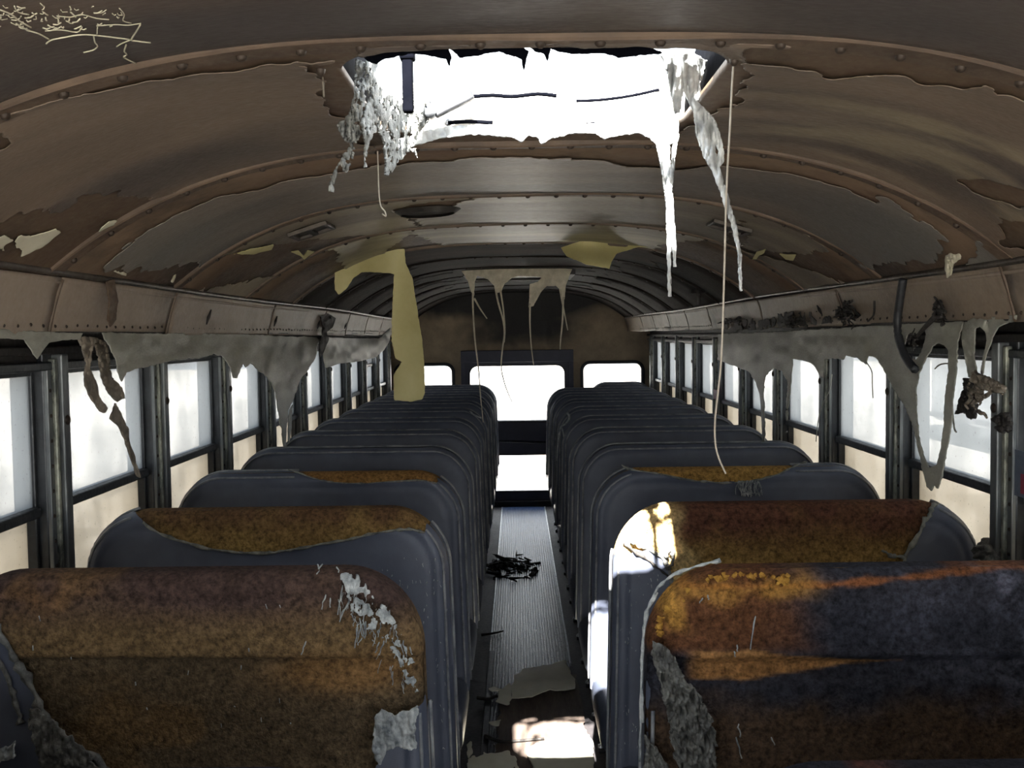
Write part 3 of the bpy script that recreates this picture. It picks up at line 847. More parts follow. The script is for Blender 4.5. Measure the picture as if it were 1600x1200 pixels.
def build_seat(x0, x1, Y, zt, label, exposed=None, foam_col=None, res=.014, aisle=1, foam_rough=.004, edge_noise=.006, foam_seed=1, foam_bump=None, group='bench seats'):
    """x0..x1 span, Y front of the backrest top, exposed = list of local (x,z) outlines where cover is gone"""
    cx = (x0 + x1) / 2; hw = (x1 - x0) / 2
    root = empty('bus_seat', (cx, Y, 0)); tag(root, label, 'seat', group)
    xs = np.linspace(-hw - res, hw + res, int(2 * hw / res) + 3); zs = np.arange(ZB, zt + res * 1.5, res)
    X, Z = np.meshgrid(xs, zs, indexing='ij')
    d = seat_sdf(X, Z, hw, zt)
    Yl = seat_y(X, Z, d, zt, foam_seed)
    Fm = d.copy()
    cut = None
    if exposed:
        cut = np.full(X.shape, -1.0)
        for e in exposed: cut = np.maximum(cut, poly_sdf(X, Z, e))
        ez = (fbm(X * 40, Z * 40, foam_seed, 3) - .5) * edge_noise * 2
        Fm = np.minimum(Fm, -cut + ez)
        # the torn edge lifts off the foam a little
        Yl = Yl - 0.006 * np.exp(-np.clip(-cut, 0, 1) / .015)
    v, f = masked(np.stack([X, Yl, Z], -1), Fm)
    mbv = v.tolist(); mbf = list(f)
    def kept(x, z):
        if not exposed: return True
        return all(poly_sdf(np.array([x]), np.array([z]), e)[0] < 0 for e in exposed)
    ol = outline(hw, zt); oi = outline(hw, zt, inset=.02)
    keep = [kept(*p) for p in ol]
    b0 = len(mbv)
    lean = lambda z: (zt - z) * -.05
    for (x, z), (xi, zi) in zip(ol, oi):
        mbv += [(x, RR + lean(z), z), (x, TT - .02 + lean(z), z), (xi, TT + lean(z), zi)]
    for k in range(len(ol) - 1):
        if keep[k] and keep[k + 1]:
            a = b0 + 3 * k; mbf += [(a, a + 1, a + 4, a + 3), (a + 1, a + 2, a + 5, a + 4)]
    mbf.append(tuple(b0 + 3 * k + 2 for k in range(len(ol))))
    back = mk('backrest', np.array(mbv), mbf, M['vinyl'], root)
    # piping along front and rear edge
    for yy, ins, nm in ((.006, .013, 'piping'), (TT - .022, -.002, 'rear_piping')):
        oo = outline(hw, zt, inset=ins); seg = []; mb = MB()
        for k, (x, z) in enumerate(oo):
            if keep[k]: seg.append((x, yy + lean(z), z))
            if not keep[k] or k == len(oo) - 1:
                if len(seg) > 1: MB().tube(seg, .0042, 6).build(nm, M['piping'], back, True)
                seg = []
    if exposed:
        Yf_ = Yl * 0 + seat_y(X, Z, d - .004, zt, foam_seed) + .007 + (fbm(X * 30, Z * 30, foam_seed + 3, 4) - .5) * foam_rough * 2
        if foam_bump is not None: Yf_ = Yf_ + foam_bump(X, Z)
        cc = foam_col(X, Z) if foam_col else np.broadcast_to(np.array(srgb(120, 84, 44)[:3]), X.shape + (3,))
        need = np.minimum(d - .003, cut + .03)
        v, f = masked(np.concatenate([np.stack([X, Yf_, Z], -1), cc], -1), need)
        foam_o = mk('foam', v, f, M['foam'], root)
        # foam behind the missing top band
        oi2 = outline(hw, zt, inset=.004); vs = []; fs = []
        cc1 = foam_col(np.array([p[0] for p in oi2]), np.array([p[1] for p in oi2])) if foam_col else np.tile(np.array(srgb(120, 84, 44)[:3]), (len(oi2), 1))
        for k, (x, z) in enumerate(oi2):
            vs += [(x, RR + .006 + lean(z)) + (z,) + tuple(cc1[k]), (x, TT - .012 + lean(z), z) + tuple(cc1[k])]
        for k in range(len(oi2) - 1):
            fs.append((2 * k, 2 * k + 1, 2 * k + 3, 2 * k + 2))
        if fs: mk('foam_top', np.array(vs), fs, M['foam'], foam_o)
    rounded_box(-hw + .005, hw - .005, -.36, .08, .31, .455, .045, 'cushion', M['vinyl_back'], root)
    ax = hw - .09 if aisle > 0 else -hw + .09
    for yy in (-.27, .05):
        leg = MB().tube([(ax, yy, .32), (ax, yy, .02)], .014, 8).box(ax - .03, ax + .03, yy - .03, yy + .03, 0, .012).build('leg', M['steel'], root, True)
        MB().dome((ax + .02 * aisle, yy, .012), .012, .012, (0, 0, 1)).build('anchor_bolt', M['alu'], leg, True)
    MB().tube([(ax, -.27, .30), (ax, .05, .30)], .012, 8).build('seat_frame', M['steel'], root, True)
    return root

def copy_tree(o, parent=None):
    c = o.copy(); col.objects.link(c)
    if parent is not None: c.parent = parent
    for ch in [k for k in bpy.data.objects if k.parent == o]: copy_tree(ch, c)
    return c

LX0, LX1 = -1.205, -0.203
RX0, RX1 = 0.204, 1.213
LC, RC = (LX0 + LX1) / 2, (RX0 + RX1) / 2
SY = [1.905 + .70 * k for k in range(11)]

def lin(*c): return np.array(srgb(*c)[:3])
def mixc(a, b, t): return a * (1 - t[..., None]) + b * t[..., None]

# --- plain seats, copied
ordn = ['first', 'second', 'third', 'fourth', 'fifth', 'sixth', 'seventh', 'eighth', 'ninth', 'tenth', 'last']
plainL = build_seat(LX0, LX1, SY[3], SEAT_TOP, 'intact slate vinyl bench seat, fourth full seat back on the left of the aisle', res=.02, aisle=1, foam_seed=4)
plainR = build_seat(RX0, RX1, SY[3], SEAT_TOP, 'intact slate vinyl bench seat, fourth full seat back on the right of the aisle', res=.02, aisle=-1, foam_seed=6)
for k in range(4, 11):
    o = copy_tree(plainL); o.location = (LC, SY[k], 0)
    if k == 10: o['label'] = 'rearmost slate vinyl bench seat on the left, below the small rear window'
    else: o['label'] = 'intact slate vinyl bench seat, %s seat back on the left of the aisle' % ordn[k]
    if k < 10:
        o = copy_tree(plainR); o.location = (RC, SY[k], 0)
        o['label'] = 'intact slate vinyl bench seat, %s seat back on the right of the aisle' % ordn[k]
        if k == 6: o['label'] = 'slate vinyl bench seat on the right with a pale melted string stuck to its corner'
        if k == 9: o['label'] = 'last full-width slate vinyl bench seat on the right, in front of the narrow one'
build_seat(0.60, RX1, SY[10], SEAT_TOP + .01, 'narrow slate vinyl bench seat in the right rear corner beside the door', res=.02, aisle=-1)

# --- torn crescents
def crescent_col(seed, top, low):
    def fn(X, Z):
        n = fbm(X * 16, Z * 16, seed, 4); n2 = fbm(X * 60, Z * 60, seed + 5, 3)
        t = np.clip(sstep(1.02, 1.14, Z) * .9 + (n - .5) * .9, 0, 1)
        c = mixc(lin(*low) + 0 * X[..., None], lin(*top), t)
        return c * (0.7 + .6 * n2[..., None])
    return fn
def ring_above(curve, up=1.3):
    c = [tuple(p) for p in curve]
    return c + [(c[-1][0], up), (c[0][0], up)]
def lip(root, pts, r=.004, mat='lip', y0=-.006, name='torn_edge', hw=.49, zt=SEAT_TOP):
    q = curve_pts([(p[0], p[1], 0) for p in pts], 5)
    out = []; rr = []
    for k, p in enumerate(q):
        d = float(seat_sdf(np.array(p[0]), np.array(p[1]), hw, zt))
        y = float(seat_y(np.array(p[0]), np.array(p[1]), np.array(max(d, .004)), zt))
        out.append((p[0] + random.uniform(-.3, .3) * r, y + y0 + random.uniform(-.4, .4) * r, p[1] + random.uniform(-.3, .3) * r)); rr.append(r * random.choice((.45, .6, .8, 1.0, 1.25)))
    bk = [c_ for c_ in root.children if c_.name.startswith('backrest')][0]
    return MB().tube(out, rr, 6).build(name, M[mat], bk, True)

HWL = (LX1 - LX0) / 2
c = px_local([(208, 800), (225, 815), (250, 832), (300, 848), (345, 858), (400, 862), (440, 860), (480, 853), (540, 842), (600, 830), (640, 826), (664, 832)], SY[1], LC)
s2 = build_seat(LX0, LX1, SY[1], SEAT_TOP, 'second left slate seat with a long crescent tear baring brown foam along its top', [ring_above(c)],
                crescent_col(3, (108, 80, 54), (160, 130, 74)), .008, 1, foam_rough=.003, foam_seed=2)
lip(s2, c[1:], .005)
c = px_local([(449, 734), (470, 741), (498, 749), (524, 753), (564, 755), (610, 752), (659, 750), (684, 756)], SY[2], LC)
s3 = build_seat(LX0, LX1, SY[2], SEAT_TOP, 'third left slate seat with a thin orange-brown foam strip along its top', [ring_above(c)],
                crescent_col(9, (150, 110, 62), (176, 134, 72)), .010, 1, foam_seed=8)
lip(s3, c, .003)
c = px_local([(972, 727), (987, 734), (1033, 741), (1079, 750), (1102, 752), (1136, 754), (1179, 750), (1217, 740), (1240, 730), (1262, 722)], SY[2], RC)
r3 = build_seat(RX0, RX1, SY[2], SEAT_TOP, 'third right slate seat with an ochre foam crescent and frayed patch on top', [ring_above(c)],
                crescent_col(12, (168, 128, 68), (184, 146, 78)), .010, -1, foam_seed=9)
lip(r3, c, .004)
# frayed web below the tear
mb = MB()
for q in range(26):
    xa = random.uniform(1148, 1186); xb = xa + random.uniform(-9, 9)
    p = at_y(np.array([xa, (xa + xb) / 2 + random.uniform(-4, 4), xb]), np.array([750 + random.random() * 3, 760 + random.random() * 4, 771 + random.random() * 6]), np.full(3, SY[2] - .012))
    p[:, 0] -= RC; p[:, 1] = [-.018, -.014, -.016]
    mb.tube(curve_pts(p, 4), .0016, 5)
tag(mb.build('frayed_threads', M['ash'], r3, True), 'frayed grey melted threads', kind='stuff')

# --- second right seat: large burnt area with sun on its corner
foamR2 = [(940, 740), (952, 862), (985, 862), (1012, 856), (1040, 862), (1048, 885), (1050, 930), (1062, 1010), (1420, 1010), (1404, 900), (1410, 868), (1424, 846), (1440, 820), (1452, 800), (1466, 786), (1478, 740)]
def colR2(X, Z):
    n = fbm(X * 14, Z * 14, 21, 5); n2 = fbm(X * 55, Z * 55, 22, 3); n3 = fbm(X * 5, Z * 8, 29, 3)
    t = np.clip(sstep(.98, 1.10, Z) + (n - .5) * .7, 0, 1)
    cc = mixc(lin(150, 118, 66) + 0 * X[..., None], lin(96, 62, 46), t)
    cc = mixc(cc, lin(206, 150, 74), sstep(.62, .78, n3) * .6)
    cc = mixc(cc, lin(206, 176, 120), sstep(-.27, -.33, X + (n - .5) * .12) * .8)  # aisle corner of the foam painted paler where the sun falls
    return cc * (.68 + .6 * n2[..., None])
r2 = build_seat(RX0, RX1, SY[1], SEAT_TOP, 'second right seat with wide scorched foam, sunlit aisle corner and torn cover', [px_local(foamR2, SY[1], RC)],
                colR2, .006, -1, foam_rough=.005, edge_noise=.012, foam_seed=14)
lip(r2, px_local([(1466, 786), (1452, 800), (1440, 820), (1424, 846), (1410, 868), (1404, 900)], SY[1], RC), .007)
lip(r2, px_local([(1375, 858), (1390, 866), (1408, 868)], SY[1], RC), .006)
lip(r2, px_local([(1050, 930), (1046, 900), (1036, 872), (1012, 856), (985, 846)], SY[1], RC), .006, 'greych')
lip(r2, px_local([(975, 850), (1000, 866), (1026, 884), (1044, 900)], SY[1], RC), .005, 'char')
lip(r2, px_local([(1038, 868), (1046, 855), (1050, 872), (1042, 886)], SY[1], RC), .007, 'greych')

# --- first left seat: foam bared across the whole front
def colL1(X, Z):
    n = fbm(X * 12, Z * 12, 41, 5); n2 = fbm(X * 60, Z * 60, 42, 3); n3 = fbm(X * 4, Z * 6, 45, 4)
    t = np.clip(sstep(1.0, 1.10, Z) + (n - .5) * .5, 0, 1)
    cc = mixc(lin(122, 98, 66) + 0 * X[..., None], lin(74, 58, 52), t)
    low = sstep(.985, .975, Z + X * .012)
    cc = mixc(cc, lin(96, 82, 62), low * .8)
    orange = np.exp(-(((X - .33) / .12) ** 2 + ((Z - .945) / .035) ** 2)) * (.6 + n)
    cc = mixc(cc, lin(156, 116, 70), np.clip(orange, 0, .7))
    cc = mixc(cc, lin(150, 112, 62), sstep(.68, .78, n3) * .3)
    return cc * (.65 + .6 * n2[..., None])
def stepL1(X, Z): return .016 * sstep(.982, .972, Z + X * .012)
foamL1 = [(-80, 840), (-40, 930), (0, 978), (30, 1020), (55, 1060), (75, 1100), (110, 1140), (150, 1170), (185, 1195), (210, 1260), (590, 1260), (590, 1180), (600, 1120), (662, 1100), (680, 1000), (690, 840)]
s1 = build_seat(LX0, LX1, SY[0], SEAT_TOP, 'first left seat, cover burnt off to dark brown foam with pale drips on its corner', [px_local(foamL1, SY[0], LC)],
                colL1, .005, 1, foam_rough=.005, edge_noise=.01, foam_seed=24, foam_bump=stepL1)
lip(s1, px_local([(-10, 962), (0, 978), (30, 1020), (55, 1060), (75, 1100), (110, 1140), (150, 1170), (185, 1195)], SY[0], LC), .010, 'greych')
lip(s1, px_local([(-5, 1010), (20, 1050), (36, 1090), (44, 1120)], SY[0], LC), .008, 'greych')

# --- first right seat: charred black with crumbling yellow foam
def colR1(X, Z):
    n = fbm(X * 18, Z * 18, 61, 5); n2 = fbm(X * 60, Z * 60, 62, 3); n3 = fbm(X * 7, Z * 7, 66, 4)
    cc = mixc(lin(54, 54, 60) + 0 * X[..., None], lin(96, 96, 106), sstep(.4, .75, n) * sstep(-.1, .3, X))
    brown = sstep(.90, .82, Z + (n - .5) * .08)
    cc = mixc(cc, lin(84, 66, 50), brown)
    lft = sstep(-.08, -.28, X + (n3 - .5) * .3) * sstep(.955, .985, Z)
    cc = mixc(cc, lin(104, 68, 44), lft)
    # ochre strip in the crease
    zc = .945 + .006 * X; h = np.clip((.30 - (X + .30)) / .30, 0, 1) * .034
    strip = sstep(0, .006, h - np.abs(Z - zc) + (n - .5) * .01) * sstep(-.42, -.38, X) * (X < .02)
    cc = mixc(cc, lin(168, 122, 74), strip)
    # crumbling yellow along the top left and a burning edge running right
    zt_ = 1.126 - .008 * np.abs(X)
    yl = sstep(.036, .0, np.abs(Z - (zt_ - .035)) + (n - .5) * .05) * sstep(-.1, -.2, X)
    ed = .75 * sstep(.008, .002, np.abs(Z - (1.098 + .03 * sstep(-.2, .3, X))) + (n - .5) * .014) * sstep(.36, .2, X)
    dl = sstep(.04, .0, np.abs(X + .435 + (Z - 1.05) * .25) + (n - .5) * .05) * sstep(1.0, 1.03, Z)
    cc = mixc(cc, lin(150, 92, 48), np.clip(ed, 0, 1))
    cc = mixc(cc, lin(190, 140, 66), np.clip(np.maximum(yl * (.1 + n3), dl * .9) * sstep(.0, -.22, X + (n3 - .5) * .3), 0, 1))
    return cc * (.6 + .7 * n2[..., None])
def bumpR1(X, Z):
    n = fbm(X * 45, Z * 45, 71, 4)
    crumb = sstep(-.05, -.25, X) * sstep(1.0, 1.04, Z)
    return (n - .5) * .022 * crumb + .018 * sstep(.965, .945, Z) * sstep(.9, .93, Z) + .01 * sstep(.955, .94, Z)
foamR1 = [(1000, 800), (1010, 930), (1012, 960), (1010, 1010), (1012, 1100), (1014, 1260), (1900, 1260), (1900, 800)]
r1 = build_seat(RX0, RX1, SY[0] + .02, SEAT_TOP - .012, 'first right seat charred black with crumbling yellow foam at its aisle corner', [px_local(foamR1, SY[0], RC)],
                colR1, .005, -1, foam_rough=.005, edge_noise=.012, foam_seed=34, foam_bump=bumpR1)
lip(r1, px_local([(1005, 1130), (1004, 1060), (1008, 990), (1018, 945), (1042, 910), (1080, 892), (1130, 880)], SY[0] + .01, RC), .0042, 'ash', zt=SEAT_TOP - .012)
lip(r1, px_local([(1000, 1190), (1002, 1100), (1005, 1020), (1012, 965), (1030, 930)], SY[0] + .01, RC), .003, 'ash', zt=SEAT_TOP - .012)
# crumbs of foam along the burnt corner
mb = MB(); r_ = random.Random(3)
path = curve_pts([(a, b, 0) for a, b in [(1026, 985), (1030, 955), (1045, 930), (1072, 910), (1105, 898), (1150, 893), (1195, 898), (1235, 905)]], 10)
for _ in range(260):
    p = path[int(r_.random() ** 1.25 * (len(path) - 1))]
    q = at_y(np.array(p[0] + r_.gauss(0, 5)), np.array(p[1] + r_.gauss(0, 6)), np.array(SY[0] + .02))
    xl, zl = q[0] - RC, q[2]
    d = float(seat_sdf(np.array(xl), np.array(zl), HWL, SEAT_TOP - .012))
    if d < .006: continue
    y = float(seat_y(np.array(xl), np.array(zl), np.array(d), SEAT_TOP - .012)) - .002
    r0 = r_.uniform(.003, .009)
    m0 = Matrix.Rotation(r_.random() * 6, 3, 'X') @ Matrix.Rotation(r_.random() * 6, 3, 'Z')
    vs_ = [m0 @ Vector(v) * r0 * r_.uniform(.6, 1.2) + Vector((xl, y, zl)) for v in ((1, 0, 0), (-1, 0, 0), (0, 1, 0), (0, -1, 0), (0, 0, 1), (0, 0, -1), (.6, .6, .5), (-.6, .6, -.5), (.6, -.6, -.5), (-.6, -.6, .5))]
    bm_ = bmesh.new(); bv = [bm_.verts.new(v) for v in vs_]; hull = bmesh.ops.convex_hull(bm_, input=bv)
    bm_.verts.index_update(); mb.add([v.co[:] for v in bm_.verts], [tuple(v.index for v in f_.verts) for f_ in bm_.faces]); bm_.free()
tag(mb.build('foam_crumbs', M['crumb'], r1, False), 'crumbling yellow foam lumps', kind='stuff')
# crumpled melted cover down the aisle edge
def crumple(root, poly, Y, cx, mat, name, seed, amp=.02, step=2.0, lace=0.0, y0=-.016, zt=SEAT_TOP):
    poly = np.array(poly, float)
    x0, y0_ = poly.min(0) - 4; x1, y1_ = poly.max(0) + 4
    PX, PY = np.meshgrid(np.arange(x0, x1, step), np.arange(y0_, y1_, step), indexing='ij')
    Fm = poly_sdf(PX, PY, poly) + (fbm(PX / 12, PY / 12, seed, 4) - .5) * 14
    if lace: Fm = np.minimum(Fm, (fbm(PX / 7, PY / 9, seed + 9, 3) - lace) * 30)
    P3 = at_y(PX, PY, np.full(PX.shape, Y))
    d = seat_sdf(P3[..., 0] - cx, P3[..., 2], HWL, zt)
    P3[..., 1] = Y + seat_y(P3[..., 0] - cx, P3[..., 2], np.maximum(d, .002), zt) + y0 - (1 - np.abs(2 * fbm(PX / 9, PY / 22, seed + 2, 4) - 1) * 2.2) * amp * .6 - (fbm(PX / 5, PY / 7, seed + 6, 3) - .5) * amp * .5
    v, f = masked(P3, Fm)
    v = v - np.array([cx, Y, 0])
    return solid(mk(name, v, f, M[mat], root), .003)
crumple(r1, [(1018, 1000), (1040, 1010), (1060, 1040), (1085, 1075), (1105, 1110), (1112, 1160), (1115, 1215), (1060, 1215), (1048, 1150), (1035, 1090), (1022, 1040)], SY[0], RC, 'greych', 'melted_cover', 3, .035, 1.6)
crumple(r1, [(1010, 1150), (1030, 1170), (1045, 1215), (1008, 1215)], SY[0], RC, 'greych', 'melted_cover', 5, .03)
crumple(s1, [(588, 1110), (600, 1098), (620, 1108), (655, 1094), (652, 1158), (625, 1156), (607, 1164), (596, 1182), (588, 1160)], SY[0], LC, 'ash', 'melted_flap', 6, .012)
crumple(s1, [(535, 898), (560, 900), (585, 925), (612, 955), (632, 990), (648, 1030), (655, 1075), (640, 1060), (622, 1020), (600, 990), (570, 965), (545, 930)], SY[0], LC, 'ash', 'melted_crust', 7, .010, 1.2, .50)
crumple(s1, [(60, 1090), (100, 1110), (150, 1160), (185, 1200), (90, 1200), (70, 1150)], SY[0], LC, 'greych', 'melted_cover', 8, .012)
crumple(s1, [(-20, 1160), (20, 1158), (45, 1140), (40, 1165), (20, 1178), (-20, 1182)], SY[0], LC, 'ash', 'melted_roll', 9, .02)
mb = MB()
def drip(mb, Y, cx, x, y, L, r, zt=SEAT_TOP, lean=0):
    n_ = 5; p = at_y(x + lean * np.linspace(0, 1, n_) + np.random.default_rng(int(x * 7 + y)).normal(0, .8, n_), y + L * np.linspace(0, 1, n_), np.full(n_, Y))
    xl = p[:, 0] - cx; d = seat_sdf(xl, p[:, 2], HWL, zt)
    yy = seat_y(xl, p[:, 2], np.maximum(d, .002), zt)
    mb.tube([(xl[k], yy[k] + .004, p[k, 2]) for k in range(n_)], [r * .7, r, r * .8, r * .6, r * .8], 5)
for x, y, L, le in ((508, 930, 22, -6), (515, 935, 14, 1), (536, 915, 45, -8), (545, 940, 30, -14), (556, 915, 40, -8), (562, 965, 28, 4), (568, 968, 22, 3), (572, 970, 26, -1), (560, 975, 35, -4),
                  (584, 965, 8, 0), (598, 965, 18, -4), (600, 1000, 22, -6), (592, 1002, 16, -4), (618, 985, 15, 3), (630, 1000, 25, 6), (640, 1010, 12, 4), (500, 886, 14, -8), (492, 886, 8, 2), (522, 890, 8, 4), (480, 1000, 20, -8), (625, 1020, 22, 3)):
    drip(mb, SY[0], LC, x, y, L, .0017, lean=le)
rd_ = random.Random(8)
for _ in range(60):
    t_ = rd_.random(); drip(mb, SY[0], LC, 530 + 110 * t_ + rd_.gauss(0, 10), 905 + 130 * t_ ** 1.5 + rd_.uniform(0, 45), rd_.uniform(5, 22), rd_.uniform(.0006, .0014), lean=rd_.uniform(-6, 6))
tag(mb.build('melted_drips', M['ash'], s1, True), 'pale melted drips', kind='stuff')
mb = MB()
for x, y, L, le in ((1180, 960, 52, -10), (1150, 1005, 10, 0), (1145, 1015, 8, 2), (1150, 1125, 20, 3), (1146, 1145, 32, 8), (1200, 1145, 12, 6), (1098, 935, 8, -4), (1105, 930, 8, 3)):
    drip(mb, SY[0] + .02, RC, x, y, L, .0018, SEAT_TOP - .012, le)
tag(mb.build('melted_drips', M['ash'], r1, True), 'pale melted drips', kind='stuff')

# pale spatter on the aisle side of the nearer seats
def spatter(root, cx, xa, xb, za, zb, n, seed):
    r_ = random.Random(seed); mb = MB()
    for _ in range(n):
        x = r_.uniform(xa, xb); z = r_.uniform(za, zb)
        d = float(seat_sdf(np.array(x), np.array(z), HWL, SEAT_TOP))
        if d < .008: continue
        y = float(seat_y(np.array(x), np.array(z), np.array(d), SEAT_TOP))
        L = r_.uniform(.002, .011)
        mb.tube([(x, y, z), (x + r_.uniform(-.003, .003), y, z - L)], r_.uniform(.0005, .0014), 5)
    tag(mb.build('melt_spatter', M['ash'], root, True), 'pale spatter spots', kind='stuff')
spatter(s2, LC, .30, .485, .5, 1.03, 150, 1)
spatter(r2, RC, -.485, -.36, .5, 1.0, 130, 2)
spatter(s1, LC, -.4, .45, .85, 1.1, 26, 3)

# --- front row, only its burnt top edge shows
def colF(X, Z):
    n = fbm(X * 20, Z * 20, 81, 5)
    return mixc(lin(36, 36, 42) + 0 * X[..., None], lin(104, 58, 38), sstep(.55, .7, n))
for x0_, x1_, a_, nm in ((LX0, LX1, 1, 'frontmost left seat, just its charred top edge at the picture bottom'), (RX0, RX1, -1, 'frontmost right seat, just its charred top edge at the picture bottom')):
    build_seat(x0_, x1_, 1.25, 1.015, nm, [[(-.6, .3), (.6, .3), (.6, 1.3), (-.6, 1.3)]], colF, .01, a_, foam_rough=.006, foam_seed=50)

# ------------------------------------------------------------------ hanging melted things
def sheet(name, poly, where, mat, label=None, cat=None, group=None, step=2.0, edge=2.0, lace=0.0, lace_s=6.0, holes=(), th=.003, seed=1, parent=None, escale=7.0):
    """a thin hanging sheet whose outline is poly; where(px,py) gives its real place in the bus"""
    poly = np.array(poly, float)
    x0, y0 = poly.min(0) - step * 2; x1, y1 = poly.max(0) + step * 2
    PX, PY = np.meshgrid(np.arange(x0, x1, step), np.arange(y0, y1, step), indexing='ij')
    Fm = poly_sdf(PX, PY, poly) + (fbm(PX / escale, PY / escale, seed, 3) - .5) * edge
    for h in holes: Fm = np.minimum(Fm, -poly_sdf(PX, PY, h) + (fbm(PX / escale, PY / escale, seed + 4, 3) - .5) * edge)
    if lace: Fm = np.minimum(Fm, (fbm(PX / lace_s, PY / (lace_s * 2.4), seed + 9, 3) - lace) * 20)
    P3 = where(PX, PY)
    v, f = masked(P3, Fm)
    o = v.mean(0); o[2] = v[:, 2].min()
    ob = mk(name, v, f, M[mat], parent, origin=o if parent is None else None)
    solid(ob, th)
    if label: tag(ob, label, cat, group)
    return ob

def on_x(X0, amp=.01, seed=3, sc_=22.0, slope=0.0):
    def fn(px, py):
        X = X0 + np.sign(X0) * ((fbm(px / sc_, py / (sc_ * 1.8), seed, 3) - .5) * amp * 2 + slope * np.clip((py - 525) / 100, 0, 2))
        return at_x(px, py, X)
    return fn
def on_y(Y0, amp=.01, seed=3, sc_=22.0, slope=0.0, ref=0.0):
    def fn(px, py):
        return at_y(px, py, Y0 + (fbm(px / sc_, py / (sc_ * 1.8), seed, 3) - .5) * amp * 2 + slope * (py - ref) / 100)
    return fn

def string(name, pts, where, r, mat, label, cat, group=None, sub=5, parent=None, taper=None):
    p = np.array(curve_pts([(a, b, 0) for a, b in pts], sub))
    q = where(p[:, 0], p[:, 1])
    rr = np.full(len(q), r)
    if taper is not None: rr = np.linspace(r, r * taper, len(q))
    mb = MB().tube([tuple(a) for a in q], list(rr), 6)
    if parent is not None:
        return mb.build(name, M[mat], parent, True)
    o = np.array(q).mean(0); o[2] = q[:, 2].min()
    ob = mk(name, np.array(mb.v), mb.f, M[mat], None, True, origin=o)
    return tag(ob, label, cat, group)

# left wall
LXS = -0.995
sheet('melted_liner', [(-20, 513), (60, 518), (128, 521), (124, 530), (95, 532), (76, 536), (66, 548), (58, 562), (50, 548), (38, 531), (0, 529), (-20, 529)], on_x(LXS, .006, 2),
      'liner', 'short melted grey liner strip above the first left window post', 'liner', edge=3)
sheet('melted_liner', [(160, 520), (260, 521), (380, 522), (495, 527), (498, 533), (494, 557), (481, 579), (470, 592), (463, 610), (457, 628), (450, 643), (448, 660), (446, 698), (443, 698), (439, 665), (434, 643), (431, 614), (424, 599), (413, 586), (399, 574), (391, 567), (384, 575), (380, 569), (375, 577), (371, 592), (364, 591), (361, 577), (356, 567), (347, 557), (334, 553), (318, 559), (276, 562), (245, 569), (230, 573), (213, 577), (197, 582), (190, 597), (186, 587), (180, 560), (172, 543), (163, 530)],
      on_x(LXS, .014, 4, 30, -.02), 'liner', 'long sagging grey liner sheet drooping to a point before the left windows', 'liner', step=1.6, edge=3.5, escale=5)
sheet('melted_liner', [(452, 640), (458, 630), (456, 650), (455, 668), (452, 690), (450, 690), (450, 660)], on_x(LXS, .004, 4, 30, -.02), 'liner',
      'small grey drip beside the point of the long left liner', 'drip', step=1.0, edge=1.5)
sheet('melted_liner', [(506, 527), (592, 529), (606, 515), (610, 512), (609, 531), (600, 547), (587, 558), (560, 565), (531, 568), (509, 575), (505, 560)],
      on_x(LXS, .02, 6, 24, -.02), 'liner', 'baggy grey liner pocket at the far end of the left windows', 'liner', step=1.2, edge=1.5)
sheet('torn_strap', [(122, 526), (147, 527), (143, 550), (140, 576), (150, 600), (157, 625), (167, 638), (163, 646), (156, 642), (143, 623), (133, 603), (132, 585), (135, 567), (127, 540)],
      on_x(-1.02, .012, 8, 12), 'strap', 'scorched brown strap with a curled tip hanging before the left window', 'strap', step=1.2, edge=2, th=.006)
sheet('torn_strap', [(148, 527), (166, 535), (171, 567), (173, 587), (190, 607), (194, 622), (182, 628), (170, 615), (160, 595), (156, 573), (151, 547)],
      on_x(-1.03, .012, 9, 8), 'strap', 'ribbed scorched strap twisting beside the curled one, left window', 'strap', step=1.2, edge=2, th=.006)
sheet('torn_strap', [(180, 630), (190, 650), (200, 670), (202, 693), (210, 713), (220, 747), (215, 745), (205, 718), (196, 690), (186, 667), (171, 653), (177, 641)],
      on_x(-1.04, .01, 10, 10), 'strap', 'thin ragged strap end reaching down to the left window rail', 'strap', step=1.0, edge=2.5, th=.005)
sheet('torn_strap', [(166, 440), (178, 436), (184, 470), (181, 500), (172, 512), (168, 500), (170, 470)], on_x(-.95, .006, 11, 10), 'bare', 'brown scorched tab over the left cove panel', 'strap', step=1.2, edge=2)
# burst end of the cove panel on the left
sheet('burnt_panel_edge', [(500, 494), (512, 490), (524, 497), (520, 512), (510, 518), (514, 530), (504, 552), (499, 560), (500, 535), (505, 515)], on_x(-.965, .01, 12, 8), 'char',
      'black burnt split in the left cove panel', 'panel edge', step=1.0, edge=3)

